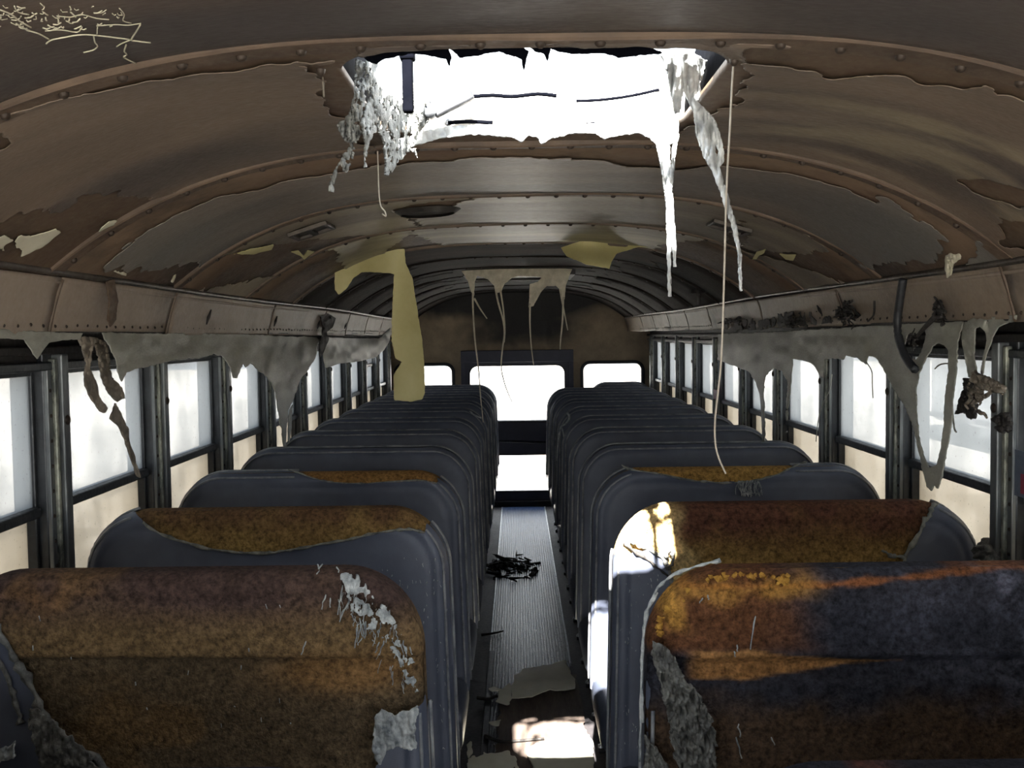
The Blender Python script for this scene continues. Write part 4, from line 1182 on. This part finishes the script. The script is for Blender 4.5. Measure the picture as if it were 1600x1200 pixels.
# right wall
RXS = 0.995
sheet('melted_liner', [(1122, 522), (1217, 518), (1300, 513), (1405, 507), (1505, 502), (1503, 512), (1497, 535), (1494, 585), (1489, 627), (1487, 665), (1478, 711), (1472, 746), (1465, 764), (1460, 758), (1455, 767), (1449, 760), (1442, 734), (1436, 706), (1428, 668), (1413, 632), (1400, 612), (1393, 600), (1382, 579), (1369, 559), (1356, 555), (1354, 570), (1348, 566), (1339, 559), (1321, 555), (1318, 562), (1306, 560), (1289, 561), (1287, 590), (1281, 585), (1272, 570), (1254, 563), (1239, 561), (1235, 609), (1231, 640), (1229, 680), (1228, 640), (1232, 600), (1222, 579), (1207, 576), (1196, 587), (1193, 609), (1195, 646), (1195, 690), (1191, 690), (1190, 646), (1187, 618), (1181, 596), (1170, 581), (1155, 574), (1122, 563)],
      on_x(RXS, .012, 14, 30, -.02), 'liner', 'broad melted grey liner with long drips and a loop along the right windows', 'liner', step=1.5, edge=3, escale=5,
      holes=[[(1482, 548), (1482, 581), (1477, 619), (1475, 665), (1471, 696), (1465, 726), (1451, 731), (1443, 711), (1437, 688), (1432, 642), (1432, 604), (1437, 581), (1447, 560), (1458, 540), (1466, 536), (1476, 540)],
             [(1412, 545), (1418, 522), (1430, 524), (1443, 512), (1448, 522), (1442, 545), (1433, 562), (1424, 560), (1418, 550)]])
sheet('melted_liner', [(1505, 504), (1523, 497), (1600, 491), (1640, 488), (1640, 500), (1600, 500), (1575, 504), (1560, 511), (1552, 525), (1546, 542), (1540, 560), (1535, 588), (1532, 588), (1536, 560), (1542, 532), (1540, 518), (1532, 510), (1524, 513), (1522, 557), (1527, 585), (1513, 590), (1508, 560), (1503, 530)],
      on_x(RXS + .005, .012, 15, 16, -.02), 'liner', 'melted grey liner with a wide strip and thin drip at the right edge', 'liner', step=1.3, edge=2)
string('black_hose', [(1411, 436), (1406, 470), (1402, 505), (1406, 535), (1416, 560), (1430, 578)], lambda a, b: at_x(a, b, np.full(np.shape(a), .955)), .0105, 'rubber',
       'thick black hose hanging over the right cove panel', 'hose')
def tangle(name, c, where, n, rad, r, mat, label, cat, seed):
    r_ = random.Random(seed); mb = MB()
    for _ in range(n):
        x = c[0] + r_.gauss(0, rad[0] * .45); y = c[1] + r_.gauss(0, rad[1] * .45)
        pts = [(x, y)]
        for k in range(4):
            x += r_.uniform(-1, 1) * rad[0] * .45; y += r_.uniform(-.8, 1) * rad[1] * .4; pts.append((x, y))
        p = np.array(curve_pts([(a, b, 0) for a, b in pts], 3)); q = where(p[:, 0], p[:, 1])
        mb.tube([tuple(a) for a in q], list(np.linspace(r * r_.uniform(.6, 1.4), r * .5, len(q))), 5)
    q = np.array(mb.v); o = q.mean(0); o[2] = q[:, 2].min()
    return tag(mk(name, q, mb.f, M[mat], None, True, origin=o), label, cat)
ny = lambda X, s=1: (lambda a, b: at_x(a, b, X + (fbm(a / 5., b / 5., s) - .5) * .04))
tangle('burnt_wiring', (1468, 487), ny(.965), 26, (9, 16), .0035, 'char', 'black burnt wire clump on the right cove beside the hose', 'wiring', 1)
string('burnt_wiring', [(1464, 492), (1452, 504), (1440, 517), (1432, 527)], lambda a, b: at_x(a, b, np.full(np.shape(a), .97)), .008, 'char', 'charred stub trailing from the wire clump to the liner hole', 'wiring', None, 5, None, .5)
tangle('burnt_wiring', (1424, 530), ny(.97, 2), 12, (8, 14), .003, 'char', 'small charred wire tuft inside the liner hole', 'wiring', 2)
tangle('burnt_wiring', (1320, 488), ny(.965, 3), 26, (15, 17), .003, 'char', 'black burnt wire clump in the middle of the right cove', 'wiring', 3)
tangle('burnt_wiring', (1236, 502), ny(.965, 4), 18, (12, 10), .003, 'char', 'small burnt wire clump farther along the right cove', 'wiring', 4)
tangle('burnt_wiring', (1140, 501), ny(.965, 5), 14, (12, 6), .003, 'char', 'burnt wire tuft at the far end of the right liner', 'wiring', 5)
string('burnt_wiring', [(1366, 470), (1366, 485), (1364, 494), (1356, 502)], lambda a, b: at_x(a, b, np.full(np.shape(a), .965)), .003, 'char', 'short burnt wire hook on the right cove panel', 'wiring')
tangle('charred_cluster', (1528, 612), ny(.985, 6), 22, (13, 24), .0045, 'strap', 'charred hanging cluster of melted wires at the right window', 'wiring', 6)
sheet('charred_branch', [(1522, 582), (1548, 594), (1569, 606), (1566, 616), (1545, 608), (1528, 602), (1518, 594)], on_x(.97, .02, 21, 6), 'strap', 'charred arm reaching from the hanging cluster to the right post', 'debris', step=1.0, edge=4, th=.012)
sheet('charred_flap', [(1507, 590), (1522, 592), (1526, 640), (1522, 655), (1513, 652), (1510, 644), (1494, 647), (1500, 625), (1506, 610)], on_x(1.03, .015, 22, 8), 'char', 'flat charred flap below the hanging cluster', 'debris', step=1.0, edge=3, th=.008)
sheet('charred_scrap', [(1552, 655), (1562, 648), (1574, 646), (1580, 660), (1576, 674), (1562, 674), (1556, 668), (1562, 662)], on_x(1.13, .02, 23, 6), 'char', 'small charred scrap stuck to the right window post', 'debris', step=1.0, edge=4, th=.012)
string('melted_thread', [(1461, 576), (1468, 570), (1478, 568), (1492, 569)], lambda a, b: at_x(a, b, np.full(np.shape(a), .99)), .0018, 'strap', 'tiny thread across the liner loop on the right', 'thread')
string('melted_thread', [(1488, 640), (1491, 668), (1494, 675)], lambda a, b: at_x(a, b, np.full(np.shape(a), .99)), .0022, 'liner', 'short grey drip off the liner loop', 'drip')
string('melted_thread', [(1300, 585), (1296, 610), (1285, 632), (1278, 660), (1275, 690)], lambda a, b: at_x(a, b, np.full(np.shape(a), 1.1)), .0018, 'liner', 'fine melted thread sagging across the right window post', 'thread')
string('melted_thread', [(1353, 565), (1362, 580), (1363, 600), (1364, 622)], lambda a, b: at_x(a, b, np.full(np.shape(a), .99)), .0016, 'liner', 'hair-thin drip before the bright right window', 'thread')
sheet('torn_strap', [(1478, 394), (1490, 388), (1500, 396), (1502, 404), (1490, 412), (1486, 430), (1480, 434), (1477, 420)], on_x(.94, .012, 24, 8), 'khaki', 'pale curled paint tab on the right ceiling rail', 'paint flake', step=1.0, edge=2)
for k_, poly in enumerate(([(1128, 500), (1150, 496), (1185, 500), (1210, 496), (1212, 512), (1170, 516), (1128, 520)], [(1215, 490), (1240, 486), (1290, 488), (1330, 478), (1345, 492), (1300, 505), (1250, 510), (1216, 512)])):
    o = sheet('burnt_patch', poly, on_x(.972, .003, 60 + k_, 12), 'char', step=1.0, edge=8, lace=.5, lace_s=6, seed=70 + k_, th=.002)
    o.parent = wall_right; o.location = np.array(o.location) - np.array(wall_right.location)
    tag(o, kind='stuff')
# charred lump on the window ledge at the right
bm = bmesh.new(); bmesh.ops.create_icosphere(bm, subdivisions=4, radius=1)
cpos = at_y(np.array(1552.), np.array(862.), np.array(2.5))
for v_ in bm.verts:
    c_ = v_.co.copy(); n_ = float(fbm(np.array(c_.x * 3 + 4), np.array(c_.y * 3 + c_.z * 4), 5, 4))
    v_.co = Vector((c_.x * .04, c_.y * .05, c_.z * .032)) * (.6 + .9 * n_)
me = bpy.data.meshes.new('charred_lump'); bm.to_mesh(me); bm.free(); me.materials.append(M['greych']); me.polygons.foreach_set('use_smooth', [True] * len(me.polygons))
ob = link(bpy.data.objects.new('charred_lump', me)); ob.location = cpos; tag(ob, 'lump of charred residue wedged between first right seat and post', 'debris')

# labels stuck to the right posts
def post_label(name, pxs, mat, label, X):
    p = at_x(np.array([q[0] for q in pxs], float), np.array([q[1] for q in pxs], float), np.full(len(pxs), X))
    y0, y1 = p[:, 1].min(), p[:, 1].max(); z0, z1 = p[:, 2].min(), p[:, 2].max()
    o = MB().box(X - .002, X, y0, y1, z0, z1).build(name, M[mat], None, origin=((X), (y0 + y1) / 2, z0))
    return tag(o, label, 'sticker')
post_label('post_sticker', [(1587, 702), (1606, 780)], 'blue_label', 'worn grey-blue sticker on the nearest right post', WX - .064)
post_label('post_sticker', [(1596, 740), (1606, 774)], 'red_label', 'dark red block of the sticker on the nearest right post', WX - .0665)
post_label('post_sticker', [(1115, 608), (1121, 625)], 'red_label', 'small crimson sticker on a distant right post', WX - .064)

# ------------------------------------------------------------------ roof hatch
hatch = empty('roof_hatch', (0, (HY0 + HY1) / 2, 1.99)); tag(hatch, 'burnt-open roof hatch frame with white curb above the aisle', 'roof hatch')
hoff = np.array(hatch.location)
def loop_rr(x0, x1, y0, y1, r, n=8):
    pts = []
    for cx, cy, a0 in ((x1 - r, y1 - r, 0), (x0 + r, y1 - r, 90), (x0 + r, y0 + r, 180), (x1 - r, y0 + r, 270)):
        for k in range(n + 1):
            a = math.radians(a0 + 90 * k / n); pts.append((cx + r * math.cos(a), cy + r * math.sin(a)))
    return pts
lp = loop_rr(HX0 - .004, HX1 + .004, HY0 - .004, HY1 + .004, .104)
vs = []; fs = []; n_ = len(lp)
for k, (x, y) in enumerate(lp):
    vs += [(x, y, float(ceil_z(x)) + .002), (x * 1.01, y, 2.03), (x * 1.02, y + .004, (2.135 if y < HY0 + .12 else 2.075) + .006 * math.sin(k * 2.3))]  # near side raised out of view to trim the sun patch
for k in range(n_):
    j = (k + 1) % n_
    fs += [(3 * k, 3 * j, 3 * j + 1, 3 * k + 1), (3 * k + 1, 3 * j + 1, 3 * j + 2, 3 * k + 2)]
far = [f_ for f_ in fs if min(vs[i][1] for i in f_) > HY1 - .10]; near_ = [f_ for f_ in fs if f_ not in far]
def sub(fl):
    ids = sorted({i for f_ in fl for i in f_}); mp_ = {i: k for k, i in enumerate(ids)}
    return np.array([vs[i] for i in ids]) - hoff, [tuple(mp_[i] for i in f_) for f_ in fl]
v_, f_ = sub(far); solid(mk('white_curb_wall', v_, f_, M['curb'], hatch), .02, 1.0)
v_, f_ = sub(near_); solid(mk('dark_curb_wall', v_, f_, M['matt_black'], hatch), .02, 1.0)
def hput(mb, name, mat, bevel=0, smooth=False):
    o = mk(name, np.array(mb.v) - hoff, mb.f, M[mat], hatch, smooth)
    if bevel:
        m = o.modifiers.new('bevel', 'BEVEL'); m.width = bevel; m.segments = 2; m.limit_method = 'ANGLE'
    return o
q = at_y(np.array([636., 640.]), np.array([60., 176.]), np.array([1.62, 1.62]))
hput(MB().box(q[0][0] - .0085, q[0][0] + .0085, 1.61, 1.63, q[1][2], q[0][2]), 'hold_open_strut', 'matt_black', .003)
hput(MB().box(q[0][0] - .012, q[0][0] + .012, 1.607, 1.633, q[0][2] - .035, q[0][2]), 'strut_clevis', 'matt_black', .003)
q = at_y(np.array([676., 736.]), np.array([172., 142.]), np.array([1.84, 1.84]))
d_ = q[1] - q[0]; nrm = np.array([-d_[2], 0, d_[0]]); nrm = nrm / np.linalg.norm(nrm) * .016
vv = []
for yy in (1.83, 1.85):
    for p_ in (q[0] - nrm, q[1] - nrm, q[1] + nrm, q[0] + nrm): vv.append((p_[0], yy, p_[2]))
mb = MB().add(vv, [(0, 1, 2, 3), (7, 6, 5, 4), (0, 4, 5, 1), (1, 5, 6, 2), (2, 6, 7, 3), (3, 7, 4, 0)])
hput(mb, 'hinge_arm', 'rubber', .003)
hput(MB().tube([tuple(q[0] + np.array([-.004, -.02, -.004])), tuple(q[0] + np.array([-.004, .02, -.004]))], .012, 10), 'hinge_pin', 'alu', smooth=True)
for pts_, r0_ in (([(738, 151), (770, 149), (800, 151), (840, 147), (870, 150)], .004), ([(900, 158), (940, 156), (985, 150), (1030, 140)], .003), ([(700, 192), (730, 190), (770, 192)], .004), ([(905, 196), (930, 193), (940, 196)], .003)):
    pp = at_y(np.array([a for a, b in pts_], float), np.array([b for a, b in pts_], float), np.full(len(pts_), 1.878))
    hput(MB().tube(curve_pts(pp, 4), r0_, 5), 'scorched_edge', 'matt_black', smooth=True)
for px_ in (700, 930):
    p_ = at_y(np.array(float(px_)), np.array(190.), np.array(1.885)); hput(MB().dome(tuple(p_), .009, .008, (0, -1, 0)), 'curb_bolt', 'alu', smooth=True)
# black teeth of melted rubber along the near edge
for poly in ([(560, 82), (700, 74), (705, 90), (702, 106), (698, 92), (668, 86), (640, 84), (600, 92), (588, 100), (575, 96)], [(700, 74), (812, 72), (826, 80), (822, 96), (818, 112), (815, 92), (780, 80), (760, 84), (720, 90)], [(826, 72), (860, 72), (856, 98), (850, 84), (835, 80)], [(856, 72), (1010, 72), (1040, 84), (1000, 86), (968, 90), (940, 82), (900, 84), (870, 80)]):
    o = sheet('rubber_teeth', poly, on_y(1.358, .004, 5), 'matt_black', step=1.5, edge=3, parent=None, th=.004)
    o.parent = hatch; o.location = (o.location[0] - hoff[0], o.location[1] - hoff[1], o.location[2] - hoff[2])
def where_left(px, py):
    return at_y(px, py, 1.50 + .32 * sstep(560, 650, px) + (fbm(px / 9., py / 30., 31, 3) - .5) * .05)
sheet('melted_net', [(556, 92), (590, 96), (584, 118), (601, 147), (636, 155), (666, 160), (669, 190), (655, 207), (648, 227), (652, 246), (642, 233), (632, 244), (619, 255), (614, 265), (601, 281), (602, 255), (600, 225), (593, 207), (582, 207), (574, 233), (573, 261), (569, 261), (570, 225), (566, 203), (556, 224), (550, 248), (542, 270), (536, 268), (538, 253), (525, 272), (520, 300), (514, 299), (517, 275), (533, 250), (546, 225), (530, 208), (529, 194), (546, 179), (553, 151)],
      where_left, 'net', 'lacy white melted plastic draped from the left corner of the roof hatch', 'melted plastic', step=.8, edge=4, lace=.41, lace_s=3.5, escale=4, th=.003)
def where_right(px, py):
    return at_y(px, py, 1.60 + .12 * sstep(80, 220, py) + (fbm(px / 10., py / 40., 33, 3) - .5) * .05)
sheet('melted_tongue', [(1030, 80), (1079, 80), (1104, 95), (1098, 118), (1094, 132), (1097, 164), (1117, 188), (1130, 228), (1131, 252), (1124, 262), (1136, 303), (1150, 350), (1158, 395), (1159, 455), (1156, 455), (1153, 395), (1143, 352), (1129, 312), (1114, 268), (1100, 246), (1089, 213), (1083, 174), (1068, 142), (1062, 175), (1054, 178), (1044, 118)],
      where_right, 'white_melt', 'white melted plastic curtain ending in a long drip, right side of the roof hatch', 'melted plastic', step=1.0, edge=2, escale=5, holes=[[(1117, 222), (1124, 236), (1122, 246), (1116, 238)]])
sheet('melted_tongue', [(1012, 214), (1032, 186), (1056, 172), (1060, 195), (1060, 214), (1054, 250), (1050, 300), (1053, 340), (1056, 380), (1056, 417), (1053, 417), (1050, 370), (1048, 400), (1048, 463), (1044, 463), (1043, 400), (1041, 320), (1036, 277), (1026, 226)],
      lambda a, b: at_y(a, b, 1.78 + (fbm(a / 8., b / 40., 34, 3) - .5) * .04), 'white_melt', 'white twin-tipped melted drip hanging from the hatch rim', 'melted plastic', step=1.0, edge=1.5,
      holes=[[(1046, 226), (1052, 224), (1049, 262), (1046, 250)]])
sheet('melted_rim', [(596, 222), (640, 214), (660, 205), (700, 198), (760, 196), (820, 195), (900, 194), (1000, 190), (1040, 176), (1050, 195), (1030, 212), (1012, 214), (1000, 208), (960, 212), (945, 218), (930, 208), (900, 208), (860, 216), (846, 226), (838, 214), (826, 212), (815, 222), (800, 214), (740, 210), (690, 216), (650, 226), (630, 236)],
      on_y(1.872, .012, 35, 18), 'white_melt', step=1.5, edge=4, th=.006, parent=hatch).location = -hatch.location

# cords
cy = lambda Y: (lambda a, b: at_y(a, b, np.full(np.shape(a), Y)))
string('pull_cord', [(1147, 88), (1144, 130), (1140, 210), (1135, 300), (1131, 450), (1127, 560), (1121, 620), (1117, 660), (1118, 695), (1124, 718), (1134, 740)], cy(1.42), .0014, 'string', 'long pale cord hanging from the ceiling right of the hatch', 'cord')
h_ = at_ceiling(np.array(1147.), np.array(88.)); tag(MB().dome((0, 0, 0), .007, .009, (0, 0, -1)).build('cord_hook', M['bolt'], None, True, None), 'small ceiling hook holding the long cord', 'hook').location = (h_[0], h_[1], h_[2] - .004)
string('pull_cord', [(590, 236), (591, 270), (592, 300), (595, 322), (601, 330), (603, 338), (597, 334)], cy(1.93), .0014, 'string', 'short pale cord with a knotted end left of the hatch', 'cord')
string('pull_cord', [(500, 106), (504, 120), (505, 135), (506, 152)], cy(1.46), .0014, 'strap', 'scorched stub of cord left of the roof hatch', 'cord')
h_ = at_ceiling(np.array(501.), np.array(104.)); tag(MB().dome((0, 0, 0), .007, .009, (0, 0, -1)).build('cord_hook', M['bolt'], None, True, None), 'small ceiling hook left of the roof hatch', 'hook').location = (h_[0], h_[1], h_[2] - .004)

# ------------------------------------------------------------------ peeled paint sheets
sheet('peeled_paint', [(512, 387), (570, 388), (632, 389), (634, 411), (645, 437), (651, 480), (659, 528), (663, 568), (664, 613), (660, 624), (640, 628), (616, 625), (615, 587), (619, 579), (628, 565), (617, 560), (612, 533), (612, 507), (614, 460), (616, 428), (589, 426), (565, 425), (552, 435), (541, 451), (529, 461), (523, 453), (523, 421), (520, 405)],
      lambda a, b: at_y(a, b, 4.10 + .03 * np.sin((a - 512) / 22.) + .05 * sstep(600, 660, a) * np.sin((b - 390) / 45.)), 'peel', 'large yellow sheet of peeled ceiling paint hanging over the left seats', 'paint sheet', step=1.5, edge=2, th=.002)
sheet('peeled_paint', [(876, 387), (905, 377), (960, 374), (1000, 377), (1036, 380), (1036, 388), (997, 386), (964, 396), (956, 408), (952, 420), (916, 413), (885, 400)],
      lambda a, b: at_y(a, b, 4.12 - .10 * sstep(380, 420, b) + .03 * np.sin(a / 15.)), 'peel', 'small yellow flap of peeled paint hanging right of centre', 'paint sheet', step=1.2, edge=2, th=.002)
sheet('peeled_paint', [(365, 390), (390, 383), (427, 376), (424, 384), (405, 388), (395, 391)], lambda a, b: at_ceiling(a, b) - np.array([0, 0, .012]), 'peel', 'narrow yellowed paint strip curling at the left of the ceiling', 'paint flake', step=1.0, edge=2, th=.002)
sheet('peeled_paint', [(455, 386), (466, 384), (474, 392), (480, 384), (492, 386), (486, 390), (475, 398), (468, 392)], lambda a, b: at_ceiling(a, b) - np.array([0, 0, .015]), 'peel', 'tiny yellow paint curl left of the hanging sheet', 'paint flake', step=1.0, edge=1.5, th=.002)
sheet('peeled_paint', [(1176, 398), (1182, 386), (1196, 382), (1194, 388), (1186, 392), (1182, 398)], lambda a, b: at_ceiling(a, b) - np.array([0, 0, .015]), 'peel', 'tiny cream paint curl under the right ceiling', 'paint flake', step=.8, edge=1.5, th=.002)
sheet('peeled_paint', [(1217, 388), (1226, 390), (1244, 390), (1240, 400), (1228, 398)], lambda a, b: at_ceiling(a, b) - np.array([0, 0, .015]), 'peel', 'cream paint curl at the right, beside the tiny one', 'paint flake', step=.8, edge=1.5, th=.002)
sheet('peeled_paint', [(172, 418), (188, 418), (198, 424), (196, 431), (180, 425)], on_x(-.945, .008, 41, 8), 'khaki', 'pale curled flake above the left cove rail', 'paint flake', step=.8, edge=1.5)
string('peeled_paint', [(271, 420), (273, 430), (269, 440)], lambda a, b: at_x(a, b, np.full(np.shape(a), -.93)), .004, 'khaki', 'rolled paint sliver above the left cove rail', 'paint flake')

# ceiling fittings
def ceil_frame(px_, py_, hx, hy, name, label, cat, kind):
    c_ = at_ceiling(np.array(float(px_)), np.array(float(py_)))
    sl = float((ceil_z(c_[0] + .02) - ceil_z(c_[0] - .02)) / .04)
    o = empty(name, (c_[0], c_[1], c_[2] - .006)); o.rotation_euler = (0, -math.atan(sl), 0); tag(o, label, cat)
    if kind == 'box':
        mb = MB().box(-hx, hx, -hy, -hy + .012, -.012, 0).box(-hx, hx, hy - .012, hy, -.012, 0).box(-hx, -hx + .012, -hy + .012, hy - .012, -.012, 0).box(hx - .012, hx, -hy + .012, hy - .012, -.012, 0)
        mb.build('frame', M['rail'], o, bevel=.002)
        MB().box(-hx + .012, hx - .012, -hy + .012, hy - .012, -.003, 0).build('recess', M['grille'], o)
        MB().box(-.008, .008, -hy + .012, hy - .012, -.012, -.003).build('bar', M['grille'], o)
    else:
        for k, (ra, rb, zz, mt) in enumerate(((hx, hx * .8, -.012, 'grille'), (hx * .8, 0.001, -.004, 'char'))):
            vs = []; n2_ = 28
            for q_ in range(n2_):
                a = 2 * math.pi * q_ / n2_
                vs += [(ra * math.cos(a), ra * hy / hx * math.sin(a), 0 if k == 0 else zz), (rb * math.cos(a), rb * hy / hx * math.sin(a), zz)]
            mk('rim' if k == 0 else 'mesh_grille', np.array(vs), [(2 * q_, 2 * ((q_ + 1) % n2_), 2 * ((q_ + 1) % n2_) + 1, 2 * q_ + 1) for q_ in range(n2_)], M[mt], o)
    return o
ceil_frame(486, 355, .06, .07, 'dome_light', 'empty square dome light frame on the left of the ceiling', 'light fitting', 'box')
ceil_frame(1140, 350, .06, .06, 'dome_light', 'dark empty dome light frame on the right of the ceiling', 'light fitting', 'box')
ceil_frame(668, 326, .10, .10, 'ceiling_speaker', 'round black ceiling speaker left of the centre line', 'speaker', 'round')
p_ = at_x(np.array([1092., 1092.]), np.array([458., 474.]), np.array([.80, .82]))
tag(MB().tube([tuple(p_[1]), tuple(p_[0])], .008, 6).dome(tuple(p_[0]), .035, .02, (0, 0, 1)).build('burnt_fixture', M['char'], None, True), 'small black mushroom-shaped burnt fixture by the right rail', 'fixture')

# rear roof hatch with melted drips
rh = empty('rear_hatch', (-.01, 6.15, 1.975)); tag(rh, 'closed rear roof hatch with dark melted surround', 'roof hatch')
ro = np.array(rh.location)
m_ = MB().box(-.34, .32, 5.84, 5.88, 1.945, 1.985).box(-.34, .32, 6.42, 6.46, 1.945, 1.985).box(-.34, -.30, 5.88, 6.42, 1.945, 1.985).box(.28, .32, 5.88, 6.42, 1.945, 1.985)
mk('hatch_frame', np.array(m_.v) - ro, m_.f, M['header'], rh, False)
m_ = MB().box(-.30, .28, 5.88, 6.42, 1.96, 1.975); mk('hatch_lid', np.array(m_.v) - ro, m_.f, M['rib'], rh, False)
dr = on_y(5.80, .02, 51, 20)
sheet('melted_valance', [(720, 421), (760, 420), (810, 418), (860, 419), (895, 419), (889, 432), (884, 446), (882, 468), (879, 468), (876, 454), (868, 446), (854, 447), (844, 458), (834, 478), (826, 480), (828, 444), (840, 440), (848, 433), (812, 431), (800, 434), (788, 444), (783, 456), (774, 459), (772, 447), (762, 436), (746, 431), (742, 440), (741, 462), (736, 456), (731, 440)],
      dr, 'cream_melt', 'cream melted plastic valance under the rear roof hatch', 'melted plastic', step=.9, edge=1.5, escale=5, th=.006)
for pts, lb in (([(739, 458), (739, 480), (742, 530), (748, 580), (750, 610), (753, 640), (755, 660)], 'longest melted string, far left under the rear hatch'),
                ([(741, 466), (750, 482), (761, 498)], 'short slanting melted string under the rear hatch, left'),
                ([(775, 456), (779, 475), (786, 500), (788, 522), (785, 545), (783, 572), (787, 594), (793, 612), (800, 628)], 'wavy melted string ending before the door window'),
                ([(782, 454), (786, 480), (789, 512), (788, 535)], 'second melted string beside the wavy one'),
                ([(828, 474), (828, 505), (830, 540), (834, 572)], 'straight melted string right of the aisle centre'),
                ([(880, 464), (879, 500), (876, 530), (875, 546)], 'thick melted string at the right end under the rear hatch'),
                ([(875, 452), (880, 480), (884, 500), (887, 516)], 'thin forked melted string at the right end under the rear hatch')):
    string('melted_string', pts, cy(5.765 - .02 * lb.startswith('second')), .0062, 'cream_melt', lb, 'string', 'melted strings under the rear hatch', taper=.45)

# strings caught on seats
string('melted_string', [(886, 645), (890, 652), (884, 662), (876, 668), (872, 690), (870, 720)], cy(SY[6] - .03), .008, 'ash', 'pale melted string draped over a right seat corner', 'string', None, 5, None, .5)
string('melted_string', [(878, 668), (882, 690), (878, 705)], cy(SY[6] - .03), .006, 'ash', 'second short melted strand on the right seat corner', 'string', None, 5, None, .5)
string('melted_string', [(734, 642), (741, 648), (752, 653)], cy(SY[6] - .02), .005, 'ash', 'short pale melted string lying on a left seat corner', 'string')

# ------------------------------------------------------------------ floor debris
def litter(name, poly, mat, label, z=.02, amp=.012, seed=1, cat='paint flake', edge=.02, th=.003):
    p = np.array(poly, float); q = at_z(p[:, 0], p[:, 1], np.full(len(p), z))[:, :2]
    x0, y0 = q.min(0) - .02; x1, y1 = q.max(0) + .02
    X, Y = np.meshgrid(np.arange(x0, x1, .006), np.arange(y0, y1, .008), indexing='ij')
    Fm = poly_sdf(X, Y, q) + (fbm(X * 25, Y * 18, seed, 3) - .5) * edge
    Zz = z + (fbm(X * 8, Y * 5, seed + 3, 3)) * amp
    v, f = masked(np.stack([X, Y, Zz], -1), Fm)
    o = v.mean(0); o[2] = v[:, 2].min()
    ob = mk(name, v, f, M[mat], None, origin=o); solid(ob, th)
    return tag(ob, label, cat)
litter('fallen_paint', [(803, 1062), (810, 1058), (818, 1050), (840, 1046), (862, 1044), (878, 1036), (884, 1034), (888, 1050), (898, 1064), (899, 1078), (885, 1082), (860, 1083), (845, 1090), (830, 1096), (798, 1097)], 'flake', 'large cream flake of fallen ceiling paint lying in the aisle', .022, .03, 3)
litter('fallen_paint', [(776, 1100), (780, 1086), (797, 1070), (800, 1078), (797, 1104), (792, 1106)], 'flake', 'smaller cream paint flake leaning against the large one', .022, .02, 4)
litter('fallen_paint', [(762, 1078), (772, 1074), (784, 1080), (770, 1082)], 'flake', 'little pale paint chip by the left aisle strip', .018, .01, 5)
litter('fallen_paint', [(764, 1131), (782, 1127), (778, 1136), (770, 1136)], 'flake', 'triangular pale chip on the scorched plywood', .018, .008, 6)
litter('fallen_paint', [(728, 1196), (735, 1184), (748, 1190), (756, 1180), (772, 1188), (790, 1184), (798, 1194), (806, 1190), (808, 1240), (728, 1240)], 'flake', 'grey paint rubble at the bottom of the aisle', .018, .04, 7, 'debris', .06)
litter('fallen_paint', [(728, 1166), (737, 1160), (740, 1176), (732, 1186)], 'flake', 'pale chip against the left seat foot', .018, .012, 8)
litter('sun_patch_sheet', [(820, 1172), (838, 1164), (850, 1166), (862, 1156), (890, 1150), (922, 1152), (930, 1180), (926, 1240), (824, 1240), (832, 1200)], 'flake', 'pale sheet added to whiten the sun patch on the floor', .022, .016, 10, 'debris')  # pale sheet added so the sunlit floor reads white
# charred clump across the aisle
r_ = random.Random(5); mb = MB()
for _ in range(70):
    x = r_.uniform(764, 838); y = 890 + r_.gauss(0, 9) + (x - 800) * .06
    c_ = at_z(np.array([x, x + r_.uniform(-14, 14), x + r_.uniform(-22, 22)]), np.array([y, y + r_.uniform(-4, 4), y + r_.uniform(-7, 7)]), np.full(3, .012))
    c_[:, 2] += np.array([0, r_.uniform(0, .018), r_.uniform(0, .01)])
    mb.tube([tuple(a) for a in c_], [.004, r_.uniform(.005, .014), .003], 5)
q_ = np.array(mb.v); o_ = q_.mean(0); o_[2] = q_[:, 2].min()
tag(mk('charred_heap', q_, mb.f, M['char'], None, True, origin=o_), 'flat heap of black charred scraps across the ribbed aisle mat', 'debris')
for pts, lb in (([(752, 992), (768, 990), (786, 986)], 'black charred strip at the left edge of the mat'), ([(746, 1090), (762, 1092), (776, 1088), (786, 1094)], 'black charred scrap beside the small paint flake'), ([(758, 1150), (780, 1158), (800, 1158), (850, 1154)], 'thin black charred strip before the sun patch')):
    string('charred_strip', pts, lambda a, b: at_z(a, b, np.full(np.shape(a), .022)), .009, 'char', lb, 'debris', taper=.5)
